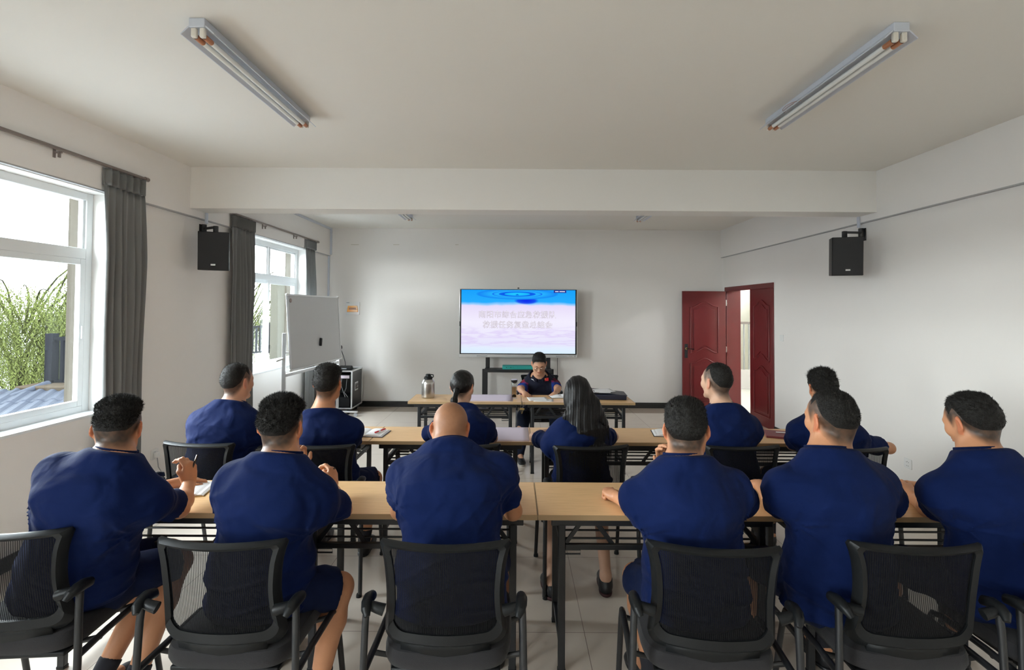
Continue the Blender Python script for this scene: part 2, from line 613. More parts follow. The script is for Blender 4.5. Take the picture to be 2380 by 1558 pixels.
# windows: profiles, sliding sashes, panes
def window(idx, a, b, mullion):
    xo, xi = XL - 0.20, XL - 0.13
    fr = MB()
    pw = 0.06
    zt = 2.10
    fr.span((xo, a, WZ0), (xi, a + pw, WZ1)).span((xo, b - pw, WZ0), (xi, b, WZ1))
    fr.span((xo, a + pw, WZ0), (xi, b - pw, WZ0 + pw)).span((xo, a + pw, WZ1 - pw), (xi, b - pw, WZ1))
    fr.span((xo, a + pw, zt), (xi, b - pw, zt + 0.085))
    mid = (a + b) / 2
    if mullion:
        fr.span((xo, mid - 0.03, zt + 0.085), (xi, mid + 0.03, WZ1 - pw))
    o = struct('window_%d' % idx, fr, M['upvc'],
               ['white framed window nearest the camera beside a grey curtain',
                'white framed window between two grey curtains beyond the beam',
                'white framed window just behind the photographer', 'white framed window at the rear of the room'][idx - 1], 'window', bevel=0.004)
    # sashes below the transom
    def sash(y0, y1, z0, z1, x, w_=0.045):
        s = MB()
        s.span((x - 0.02, y0, z0), (x + 0.02, y0 + w_, z1)).span((x - 0.02, y1 - w_, z0), (x + 0.02, y1, z1))
        s.span((x - 0.02, y0 + w_, z0), (x + 0.02, y1 - w_, z0 + w_)).span((x - 0.02, y0 + w_, z1 - w_), (x + 0.02, y1 - w_, z1))
        q = s.build('sash', M['upvc'], o, bevel=0.003)
        MB().span((x - 0.003, y0 + w_ - 0.005, z0 + w_ - 0.005), (x + 0.003, y1 - w_ + 0.005, z1 - w_ + 0.005)).build('pane', M['glass'], q)
        MB().span((x + 0.02, y1 - w_ * 0.7, (z0 + z1) / 2 - 0.05), (x + 0.032, y1 - w_ * 0.3, (z0 + z1) / 2 + 0.05)).build('handle', M['upvc'], q)
    sash(a + pw, mid + 0.025, WZ0 + pw, zt, xo + 0.02)
    sash(mid - 0.025, b - pw, WZ0 + pw, zt, xi - 0.02)
    if mullion:
        for y0, y1 in ((a + pw, mid - 0.03), (mid + 0.03, b - pw)):
            MB().span((xi - 0.033, y0, zt + 0.085), (xi - 0.027, y1, WZ1 - pw)).build('pane', M['glass'], o)
            s = MB()
            for q0, q1 in ((y0, y0 + 0.02), (y1 - 0.02, y1)):
                s.span((xi - 0.05, q0, zt + 0.085), (xi - 0.015, q1, WZ1 - pw))
            s.span((xi - 0.05, y0, WZ1 - pw - 0.02), (xi - 0.015, y1, WZ1 - pw))
            s.build('glazing_bead', M['upvc'], o)
    else:
        MB().span((xi - 0.033, a + pw, zt + 0.085), (xi - 0.027, b - pw, WZ1 - pw)).build('pane', M['glass'], o)
        MB().span((xi - 0.05, b - pw - 0.02, zt + 0.085), (xi - 0.015, b - pw, WZ1 - pw)).span(
            (xi - 0.05, a + pw, zt + 0.085), (xi - 0.015, a + pw + 0.02, WZ1 - pw)).build('glazing_bead', M['upvc'], o)
    # inner ledge and rendered outer reveal
    MB().span((XL - 0.13, a, WZ0 - 0.012), (XL + 0.012, b, WZ0 + 0.008)).build('window_sill', M['upvc'], o, bevel=0.003)
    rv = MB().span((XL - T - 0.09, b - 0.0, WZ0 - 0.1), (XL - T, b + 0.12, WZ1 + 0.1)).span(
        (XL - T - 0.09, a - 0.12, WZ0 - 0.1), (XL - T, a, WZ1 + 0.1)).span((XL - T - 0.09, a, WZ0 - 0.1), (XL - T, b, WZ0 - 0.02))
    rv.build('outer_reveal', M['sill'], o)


window(1, WIN[0][0], WIN[0][1], False)
window(2, WIN[1][0], WIN[1][1], True)
window(3, WIN[2][0], WIN[2][1], True)
window(4, WIN[3][0], WIN[3][1], True)

# ------------------------------------------------------------------ the double door
fr = MB()
cw = 0.075
for yy in (DOOR_Y0, DOOR_Y1):
    s = 1 if yy == DOOR_Y0 else -1
    fr.span((XR - 0.015, yy - s * 0.02, 0), (XR - 0.0005, yy + s * (cw - 0.02), DOOR_Z - 0.055))
    fr.span((XR, yy + s * 0.0005, 0), (XR + T, yy + s * 0.035, DOOR_Z - 0.035))
fr.span((XR - 0.016, DOOR_Y0 - 0.021, DOOR_Z - 0.055), (XR - 0.0005, DOOR_Y1 + 0.021, DOOR_Z + 0.02))
fr.span((XR, DOOR_Y0 + 0.0005, DOOR_Z - 0.035), (XR + T, DOOR_Y1 - 0.0005, DOOR_Z - 0.0005))
door = struct('door_1', fr, M['door'], 'dark red panelled double door on the right, one leaf wide open', 'door', bevel=0.004)


def arch(x0, x1, z0, z1, top=0.0, bot=0.0, n=18):
    """panel outline with ogee arched top / bottom (rise in metres)"""
    pts = []
    for k in range(n + 1):
        u = k / n
        pts.append((x0 + (x1 - x0) * u, z0 + bot * (0.5 - 0.5 * math.cos(2 * PI * u)) ** 1.3))
    for k in range(n, -1, -1):
        u = k / n
        pts.append((x0 + (x1 - x0) * u, z1 + top * (0.5 - 0.5 * math.cos(2 * PI * u)) ** 1.3))
    return pts


def loop_tube(mb, pts2, fn, r):
    n = len(pts2)
    pts = [Vector(fn(u, v, 0)) for u, v in pts2]
    pts.append(pts[0])
    mb.tube(pts, r, 8, cap=False)


def leaf(w_, h_, fn, parent, name):
    """fn(u, z, d): u along the leaf, d out of the camera-side face"""
    mb = MB()
    q = [(0, 0), (w_, 0), (w_, h_), (0, h_)]
    mb.prism(q, -0.04, 0.0, fn)
    o = mb.build(name, M['door'], parent, bevel=0.003)
    for face in (0.0, -0.04):
        sg = 1 if face == 0.0 else -1
        pn = MB()
        m_ = 0.125 * w_ / 0.74 + 0.01
        for z0, z1, tp, bt in ((0.98, h_ - 0.27, 0.085, 0.085), (0.16, 0.80, 0.085, 0.0)):
            pl = arch(m_, w_ - m_, z0, z1, tp, bt)
            pf = lambda u, v, d, face=face, sg=sg: fn(u, v, face + sg * 0.003)
            loop_tube(pn, pl, pf, 0.011)
            inner = arch(m_ + 0.055, w_ - m_ - 0.055, z0 + 0.05, z1 - 0.05, tp * 0.9, bt * 0.9)
            pn.prism(inner, face - sg * 0.002, face + sg * 0.009, fn)
        pn.build('raised_panel', M['door'], o, smooth=False, bevel=0.003)
    return o


# closed leaf lies in the wall plane next to the near jamb
leaf(0.73, DOOR_Z - 0.045, lambda u, z, d: (XR + 0.03 - d, DOOR_Y0 + 0.038 + u, 0.006 + z), door, 'door_leaf')
# open leaf hinged on the far jamb stands square to the wall
HY = DOOR_Y1 - 0.05
opn = leaf(0.745, DOOR_Z - 0.06, lambda u, z, d: (XR - 0.775 + u, HY - 0.02 - d, 0.008 + z), door, 'door_leaf')
hx = XR - 0.775 + 0.06
hp = MB().span((hx - 0.026, HY - 0.030, 0.90), (hx + 0.026, HY - 0.02, 1.14)).build('lock_plate', M['black_gloss'], opn, bevel=0.004)
MB().tube([(hx, HY - 0.03, 1.06), (hx, HY - 0.075, 1.06), (hx + 0.05, HY - 0.085, 1.058), (hx + 0.115, HY - 0.08, 1.055)], [0.011, 0.010, 0.009, 0.007], 10) \
    .build('lever_handle', M['black_gloss'], hp, smooth=True)
MB().lathe([(0.0, -0.006), (0.018, -0.006), (0.018, 0.006), (0.0, 0.006)], (hx, HY - 0.034, 1.06), 20, Matrix.Rotation(PI / 2, 3, 'X')).build('brass_rose', M['brass'], hp)
hg = MB()
for z in (0.25, 1.05, 1.85):
    hg.tube([(XR - 0.02, HY - 0.01, z - 0.05), (XR - 0.02, HY - 0.01, z + 0.05)], 0.009, 8)
hg.build('hinge', M['steel'], opn, smooth=True)

# ------------------------------------------------------------------ corridor beyond the door
struct('trim_7', MB().span((XR + T, 4.5, -0.12), (XR + 3.6, 14.0, -0.005)), M['far_wall'], 'pale corridor floor beyond the door', 'corridor floor')
cwl = MB().span((XR + 3.45, 4.5, -0.12), (XR + 3.6, 14.0, 2.75)).span((XR + T, 14.0, -0.12), (XR + 3.6, 14.15, 3.2)) \
    .span((XR + T, 4.35, -0.12), (XR + 3.6, 4.5, 3.2)).span((XR + T, 4.35, 3.2), (XR + 3.6, 14.15, 3.3)).span((XR + T - 0.05, 8.95, -0.12), (XR + T, 14.0, 3.2))  # outer wall and roof added to hold daylight back, narrow slot left open
struct('trim_8', cwl, M['far_wall'], 'cream corridor walls beyond the door, with added enclosure limiting daylight', 'corridor wall')
rl = empty('balcony_railing', (XR + 2.0, 10.9, 0), 0, 'dark topped railing seen through the door gap', 'railing')
tp = MB()
for k in range(30):
    x = -1.5 + k * 0.11
    tp.beam((x, 0, 0.42), (x, 0, 1.42), 0.022, 0.022)
tp.build('baluster', M['grey_plastic'], rl)
MB().span((-1.7, -0.04, 1.42), (1.44, 0.04, 1.47)).build('handrail', M['rod'], rl)
MB().span((-1.7, -0.03, 0.0), (1.44, 0.03, 0.42)).build('plinth', M['wall'], rl)

# ------------------------------------------------------------------ outside the windows
M['leaf'] = mat('willow_leaves', (0.038, 0.045, 0.014), 0.7, var=0.5, vscale=1.5, spec=0.0)
struct('trim_10', MB().span((-260, -120, -6.2), (XL - T, 300, -6.0)), M['lake'], 'pale bright lake surface outside the windows', 'lake')
hl = MB()
hr_ = random.Random(4)
rows = [[], []]
for k in range(60):
    a = -140 + k * 6.0
    hgt = 5.0 + 4.0 * math.sin(k * 0.23) + 2.5 * math.sin(k * 0.61 + 1) + 6
    rows[0].append((-245 + 0.1 * a, a, -6))
    rows[1].append((-258 + 0.1 * a, a, hgt))
hl.grid(rows)
tag(hl.build('distant_hills', M['hill'], smooth=True, solid=4.0), kind='structure')
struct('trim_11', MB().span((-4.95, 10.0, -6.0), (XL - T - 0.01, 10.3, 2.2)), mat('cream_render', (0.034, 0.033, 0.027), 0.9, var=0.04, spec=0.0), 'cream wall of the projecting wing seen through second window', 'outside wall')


def v2(p, z):
    return Vector((p[0], p[1], z))


# blue sheet metal roof with a concrete cap
rf = empty('annex_roof', (-8.5, 8.0, 0), 0, 'low blue grey metal roof outside the nearest window', 'roof')
dr_ = Vector((0.5, -0.86, -0.088)).normalized()
ac = Vector((0.86, 0.5, 0)).normalized()
org = Vector((-9.15, 9.55, 0.13))
mb = MB()
rows = []
prof = []
k = -34
while k < 60:
    b = k * 0.19
    prof += [(b, 0.0), (b + 0.05, 0.035), (b + 0.10, 0.035), (b + 0.15, 0.0)]
    k += 1
for dd in (0.0, 1.1, 1.12, 2.4, 2.42, 3.6):
    stp_ = 0.02 if dd in (1.1, 2.4) else 0.0
    rows.append([org + ac * u + dr_ * (dd + (u * 0.0)) + Vector((0, 0, z + stp_ - 8.0 * 0 - 0.0)) for u, z in prof])
mb.grid(rows)
ro = mb.build('roof_sheet', M['roof_blue'], rf, solid=0.01)
ro.location = (8.5, -8.0, 0)
hp_ = MB()
hp_.tube([at(112, 893, 9.75), at(50, 916, 9.2), at(-60, 955, 8.4)], 0.07, 10)
ho = hp_.build('ridge_capping', M['roof_blue'], rf, smooth=True)
ho.location = (8.5, -8.0, 0)
cc = MB().box((-8.2, 9.85, 0.02), (2.6, 0.75, 0.36), Matrix.Rotation(math.radians(4), 3, 'Z'))
co_ = cc.build('concrete_cap', M['roof_cap'], rf, bevel=0.03)
co_.location = (8.5, -8.0, 0)

# terrace railing running away from the camera
rg = empty('terrace_railing', (-9.25, 9.9, 0.15), 0, 'dark grey terrace railing outside beyond the low roof', 'railing')
A_, B_ = Vector((0, 0, 0)), Vector((0.6, 7.5, 0))
m_ = MB().beam(A_ + Vector((0, 0, 0.92)), B_ + Vector((0, 0, 0.92)), 0.07, 0.06).beam(A_ + Vector((0, 0, 0.06)), B_ + Vector((0, 0, 0.06)), 0.05, 0.05)
m_.build('rail', M['grey_post'], rg)
for k in range(4):
    p = A_.lerp(B_, k / 3)
    MB().box(p + Vector((0, 0, 0.5)), (0.15, 0.15, 1.06)).build('post', M['grey_post'], rg, bevel=0.01)
bl = MB()
for k in range(36):
    p = A_.lerp(B_, (k + 0.5) / 36)
    bl.box(p + Vector((0, 0, 0.48)), (0.045, 0.06, 0.86))
bl.build('baluster', M['grey_post'], rg)
# a short return of the railing facing the room
m3 = MB().beam(Vector((0, 0, 0.92)), Vector((3.2, 0.1, 0.92)), 0.07, 0.06).beam(Vector((0, 0, 0.08)), Vector((3.2, 0.1, 0.08)), 0.05, 0.05)
for k in range(14):
    m3.box((0.22 + k * 0.22, 0.01 * k, 0.5), (0.07, 0.05, 0.84))
m3.build('rail_return', M['grey_post'], rg)


def willow(cx, cy, zt, rad, seed, nst, label):
    r_ = random.Random(seed)
    t = empty('willow_tree', (cx, cy, -6), 0, label, 'tree', 'willow trees outside')
    tr = MB()
    ztl = zt + 6
    tr.tube([(0, 0, 0), (0.1, 0.1, ztl * 0.35), (-0.1, 0, ztl * 0.65)], [0.32, 0.25, 0.16], 12)
    brs = []
    for k in range(26):
        a = r_.uniform(0, 2 * PI)
        ln = rad * r_.uniform(0.35, 1.0)
        hz = ztl * 0.5 + r_.uniform(0, ztl * 0.25)
        top = ztl * r_.uniform(0.80, 1.0) - ln * 0.25
        pts = []
        for q in range(8):
            u = q / 7
            pts.append((math.cos(a) * ln * u ** 1.1 + 0.08 * math.sin(5 * u + k), math.sin(a) * ln * u ** 1.1, hz + (top - hz) * math.sin(u * PI * 0.60) / math.sin(PI * 0.5)))
        tr.tube(pts, [0.026 * (1 - u / 8.1) + 0.004 for u in range(8)], 7)
        brs.append(pts)
    tr.build('trunk', M['bark'], t, smooth=True)
    lf = MB()
    tw = MB()
    V_, Fq = [], []
    for k in range(nst):
        pts = brs[r_.randrange(len(brs))]
        u = r_.uniform(1.5, 6.99)
        i = int(u)
        p = Vector(pts[i]).lerp(Vector(pts[i + 1]), u - i) + Vector((r_.gauss(0, 0.22), r_.gauss(0, 0.22), r_.gauss(0, 0.10)))
        ln = r_.uniform(0.7, 2.6)
        n = int(ln / 0.055)
        dx, dy = r_.gauss(0.10, 0.14), r_.gauss(0, 0.14)
        for q in range(n):
            v = q / n
            c = p + Vector((dx * math.sin(v * 2) * ln, dy * math.sin(v * 2) * ln, 0.10 * math.sin(v * PI) - v * ln))
            s_ = r_.uniform(0.05, 0.10)
            d = Vector((r_.gauss(0, 0.6), r_.gauss(0, 0.6), -1)).normalized()
            w_ = d.cross(Vector((r_.gauss(0, 1), r_.gauss(0, 1), 0.2))).normalized() * 0.0075
            b0 = len(V_)
            V_ += [c, c + d * s_ * 0.45 + w_, c + d * s_, c + d * s_ * 0.45 - w_]
            Fq.append((b0, b0 + 1, b0 + 2, b0 + 3))
    np_v = np.array([tuple(p) for p in V_], dtype=np.float32)
    me = bpy.data.meshes.new('foliage')
    me.from_pydata(np_v.tolist(), [], Fq)
    me.materials.append(M['leaf'])
    o = bpy.data.objects.new('foliage', me)
    C.objects.link(o)
    o.parent = t
    return t


willow(-11.3, 11.4, 3.7, 2.7, 11, 3200, 'weeping willow outside the nearest window')
willow(-10.9, 19.5, 3.8, 2.6, 12, 1900, 'weeping willow seen through the second window')

# ------------------------------------------------------------------ curtains and rods
def curtain(name, y0, y1, zt, zb, x, folds, seed, label):
    r_ = random.Random(seed)
    ph = [r_.uniform(-0.5, 0.5) for _ in range(40)]
    nu, nv = folds * 14, 34
    def P(u, v):
        z = zt + (zb - zt) * v
        k = u * folds
        a = min(1.0, 0.25 + v * 3.0)
        amp = 0.030 * a * (0.8 + 0.3 * math.sin(ph[int(k) % 40] * 9))
        pinch = 0.965 + 0.05 * math.cos((v - 0.0) * 5) if v > 0.06 else 0.99 + v * 0.3
        w_ = math.sin(2 * PI * k + 0.5 * math.sin(3.1 * v + ph[1]) + ph[int(k) % 40] * 0.4)
        xx = x + 0.02 + amp * (0.5 + 0.5 * w_) * 1.6 + 0.008 * math.sin(9 * v + k)
        yc = (y0 + y1) / 2
        yy = yc + (y0 + (y1 - y0) * (u + 0.006 * math.sin(2 * PI * k * 2)) - yc) * pinch + 0.004 * math.sin(6 * v + 5 * u)
        return (xx, yy, z)
    mb = MB().grid([[P(i / nu, 0.045 + 0.955 * j / nv) for i in range(nu + 1)] for j in range(nv + 1)])
    o = mb.build(name, M['curtain'], smooth=True, solid=0.002)
    tag(o, label, 'curtain')
    # gathered pinch pleat heading
    def Q(u, v):
        z = zt + 0.012 + (zb - zt) * 0.05 * v
        k = u * folds
        a = abs((k % 1.0) - 0.5) * 2
        xx = x + 0.018 + 0.045 * (1 - a) ** (1.0 + 2.5 * (1 - v)) + 0.008 * math.sin(2 * PI * k * 3) * v
        return (xx, y0 + (y1 - y0) * u, z)
    MB().grid([[Q(i / nu, j / 5) for i in range(nu + 1)] for j in range(6)]).build('pleated_heading', M['curtain'], o, smooth=True, solid=0.002)
    return o


curtain('curtain', 3.87, 4.30, 2.81, 0.06, XL + 0.03, 6, 1, 'dark grey pleated floor length curtain beside the nearest window')
curtain('curtain', 5.62, 6.12, 2.77, 0.06, XL + 0.03, 7, 2, 'dark grey pleated curtain on near side of the second window')
curtain('curtain', 7.62, 7.99, 2.77, 0.06, XL + 0.03, 5, 3, 'narrow dark grey curtain behind the whiteboard')


def rod(y0, y1, z, brackets, label):
    o = MB().tube([(XL + 0.055, y0, z + 0.012), (XL + 0.055, y1, z + 0.012)], 0.013, 12).lathe([(0, -0.02), (0.018, -0.02), (0.018, 0.02), (0, 0.02)], (XL + 0.055, y1, z + 0.012), 14, Matrix.Rotation(PI / 2, 3, 'X')) \
        .build('curtain_rod', M['rod'], smooth=True)
    tag(o, label, 'curtain rod')
    for b in brackets:
        k = MB().span((XL + 0.033, b - 0.010, z - 0.055), (XL + 0.041, b + 0.010, z + 0.03)).span((XL + 0.035, b - 0.007, z - 0.024), (XL + 0.092, b + 0.007, z - 0.014)) \
            .span((XL + 0.068, b - 0.008, z - 0.055), (XL + 0.080, b + 0.008, z - 0.013))
        k.build('bracket', M['rod'], o, bevel=0.001)


rod(1.75, 4.32, 2.83, [2.0, 3.47, 4.2], 'brown metal curtain rod above the nearest window')
rod(5.60, 8.10, 2.79, [6.35, 7.25, 7.98], 'brown metal curtain rod above the second window')

# ------------------------------------------------------------------ tube light fixtures
def tube_light(x, y0, label, wire=False):
    L = 1.24
    t = empty('fluorescent_light', (x, y0 + L / 2, ZC), 0, label, 'ceiling light', 'twin tube lights on the ceiling')
    b = MB()
    prof = [(-0.038, 0.0), (-0.038, -0.045), (0.038, -0.045), (0.038, 0.0)]
    b.prism(prof, -L / 2, L / 2, lambda u, v, d: (u, d, v))
    b.build('housing', M['light_body'], t, bevel=0.003)
    for s in (-1, 1):
        wv = [(s * 0.036, -0.040), (s * 0.078, -0.078), (s * 0.082, -0.078), (s * 0.082, -0.074), (s * 0.040, -0.034)]
        MB().prism(wv, -L / 2 + 0.005, L / 2 - 0.005, lambda u, v, d: (u, d, v)).build('reflector_wing', M['light_body'], t)
        for e in (-1, 1):
            h_ = MB().box((s * 0.021, e * (L / 2 - 0.018), -0.066), (0.026, 0.022, 0.048))
            h_.build('lamp_holder', M['cream_plastic'], t, bevel=0.006)
        tb = MB().tube([(s * 0.021, -L / 2 + 0.028, -0.078), (s * 0.021, L / 2 - 0.028, -0.078)], 0.0135, 16).build('tube', M['tube'], t, smooth=True)
        for e in (-1, 1):
            MB().tube([(s * 0.021, e * (L / 2 - 0.028), -0.078), (s * 0.021, e * (L / 2 - 0.085), -0.078)], 0.0139, 16).build('tube_cap', M['tube_cap'], tb, smooth=True)
    if wire:
        w_ = MB()
        for k, (r_, o_) in enumerate(((0.05, 0.0), (0.03, 0.05))):
            w_.tube([(-0.04 - r_ * math.sin(a), 0.25 + o_ * 0.3 + 0.09 * math.cos(a), -0.055 + 0.0 * a) for a in [PI * q / 12 for q in range(13)]], 0.0015, 6)
        w_.build('loose_wire', M['tube_cap'], t, smooth=True)
    return t


tube_light(-1.555, 2.37, 'twin tube ceiling light at front left of the ceiling')
tube_light(1.868, 2.37, 'twin tube ceiling light at front right with a loose wire', True)
tube_light(-1.59, 6.2, 'twin tube ceiling light beyond the beam on the left')
tube_light(1.85, 6.2, 'twin tube ceiling light beyond the beam on the right')

# ------------------------------------------------------------------ wall speakers
def speaker(pos, yaw, tilt, wallx, label):
    s = 1 if wallx > 0 else -1
    t = empty('wall_speaker', pos, 0, label, 'speaker', 'black wall speakers under the beam')
    R = Matrix.Rotation(yaw, 3, 'Z') @ Matrix.Rotation(tilt, 3, 'X')
    W_, H_, D_ = 0.275, 0.385, 0.22
    b = MB()
    pr = [(-W_ / 2, D_ * 0.0), (W_ / 2, 0), (W_ / 2 * 0.78, D_), (-W_ / 2 * 0.78, D_)]
    b.prism(pr, -H_ / 2, H_ / 2, lambda u, v, d: R @ Vector((u, v, d)))
    b.build('cabinet', M['black_plastic'], t, bevel=0.006)
    MB().box(R @ Vector((0, -0.004, 0)), (W_ - 0.012, 0.012, H_ - 0.012), R).build('grille', mat('perforated_black_grille', (0.014, 0.014, 0.016), 0.6, bump=0.3, bscale=600), t, bevel=0.004)
    MB().box(R @ Vector((0.0, -0.012, -H_ / 2 + 0.055)), (0.042, 0.004, 0.016), R).build('badge', M['alu'], t, bevel=0.004)
    # swivel bracket
    wp = Vector((wallx, 5.17, 2.545)) - Vector(pos)
    top = R @ Vector((0, 0.10, H_ / 2))
    k = MB()
    k.box(wp - Vector((s * 0.006, 0, 0.02)), (0.012, 0.07, 0.13))
    k.tube([wp + Vector((-s * 0.03, 0, 0.045)), wp + Vector((-s * 0.03, 0, -0.055))], 0.026, 14)
    e = top + Vector((0, 0, 0.055))
    k.beam(wp + Vector((-s * 0.03, 0, 0.0)), e, 0.03, 0.022)
    k.beam(e + Vector((0, 0, 0.012)), top, 0.04, 0.03, Vector((0, 1, 0)))
    k.build('wall_bracket', M['black_metal'], t, bevel=0.003)
    return t


speaker((-3.02, 4.93, 2.285), math.radians(20), math.radians(3), XL, 'black wall speaker beside the left curtain')
speaker((3.315, 4.93, 2.27), math.radians(-18), math.radians(3), XR, 'black wall speaker on the right wall')
tag(MB().span((XR - 0.055, 5.17, 2.60), (XR - 0.036, 5.20, 2.715)).build('cable_duct', M['light_body'], bevel=0.002), 'short pale cable duct above the right speaker', 'cable duct')
tag(MB().span((XL + 0.036, 5.17, 2.60), (XL + 0.055, 5.20, 2.715)).build('cable_duct', M['light_body'], bevel=0.002), 'short pale cable duct above the left speaker', 'cable duct')

# ------------------------------------------------------------------ folding training tables
def make_table(label, group):
    t = empty('folding_table', (0, 0, 0), 0, label, 'table', group)
    W_, D_ = 1.186, 0.445
    MB().box((0, 0, 0.7385), (W_ - 0.004, D_ - 0.004, 0.023)).build('table_top', M['wood'], t, bevel=0.002)
    eb = MB()
    for s in (-1, 1):
        eb.box((0, s * (D_ / 2 - 0.0005), 0.7375), (W_, 0.003, 0.024))
        eb.box((s * (W_ / 2 - 0.0005), 0, 0.7375), (0.003, D_ - 0.003, 0.024))
    eb.build('edge_band', M['wood_edge'], t)
    lx, ly = W_ / 2 - 0.115, D_ / 2 - 0.035
    for sx in (-1, 1):
        for sy in (-1, 1):
            lg = MB().box((sx * lx, sy * ly, 0.355), (0.034, 0.026, 0.69)).build('leg', M['black_metal'], t, bevel=0.004)
            MB().box((sx * lx, sy * ly, 0.007), (0.038, 0.030, 0.014)).build('foot_cap', M['black_plastic'], lg, bevel=0.003)
        for zz_, hh_ in ((0.66, 0.03), (0.60, 0.022), (0.10, 0.025)):
            MB().box((sx * lx, 0, zz_), (0.021, 2 * ly - 0.024, hh_)).build('cross_bar', M['black_metal'], t, bevel=0.003)
        for sy in (-1, 1):
            b_ = MB()
            b_.beam((sx * (lx - 0.02), sy * (ly - 0.006), 0.60), (sx * (lx - 0.10), sy * (ly - 0.006), 0.71), 0.010, 0.020)
            b_.beam((sx * (lx - 0.155), sy * (ly - 0.010), 0.715), (sx * (lx - 0.245), sy * (ly - 0.010), 0.595), 0.010, 0.022)
            b_.build('brace', M['black_metal'], t, bevel=0.002)
            a0, a1 = lx - 0.018, lx - 0.09
            MB().tube([(sx * a0, sy * ly, 0.572), (sx * a1, sy * ly, 0.572), (sx * a1, sy * ly, 0.552), (sx * a0, sy * ly, 0.552)], 0.0042, 8).build('latch', M['black_metal'], t, smooth=True)
    for sy in (-1, 1):
        MB().box((0, sy * ly, 0.707), (W_ - 0.13, 0.026, 0.036)).build('top_rail', M['black_metal'], t, bevel=0.003)
        MB().box((0, sy * ly, 0.588), (2 * lx - 0.034, 0.022, 0.026)).build('lower_rail', M['black_metal'], t, bevel=0.003)
    for k in range(4):
        yy = -ly + 0.055 + k * (2 * ly - 0.11) / 3
        MB().tube([(-lx + 0.02, yy, 0.602), (lx - 0.02, yy, 0.602)], 0.0055, 8).build('shelf_rod', M['black_metal'], t, smooth=True)
    return t


tb0 = make_table('x', 'folding tables')
t_rows = [
    (2.365, 0.112, -2, 2, ['leftmost folding table of the front row where the man with a raised pen writes',
                           'front row folding table under the bald man',
                           'front row folding table where a fist rests on the bare top',
                           'rightmost folding table of the front row under the downward looking man'], 'front row folding tables'),
    (3.65, 0.122, -2, 2, ['leftmost folding table of the middle row near the curtain',
                          'middle row folding table under the woman with the tied hair',
                          'middle row folding table in front of the long haired woman',
                          'rightmost folding table of the middle row holding a maroon folder'], 'middle row folding tables'),
    (5.19, 0.070, -1, 1, ['presenter side folding table holding the steel flask',
                          'folding table at which the presenter reads his papers'], 'presenter folding tables')]
first = True
for yn, xb, i0, i1, labs, grp in t_rows:
    for k, i in enumerate(range(i0, i1)):
        o = tb0 if first else copy_tree(tb0)
        first = False
        o.location = (xb + 1.19 * (i + 0.5), yn + 0.2225, 0)
        o['label'] = labs[k]
        o['group'] = grp

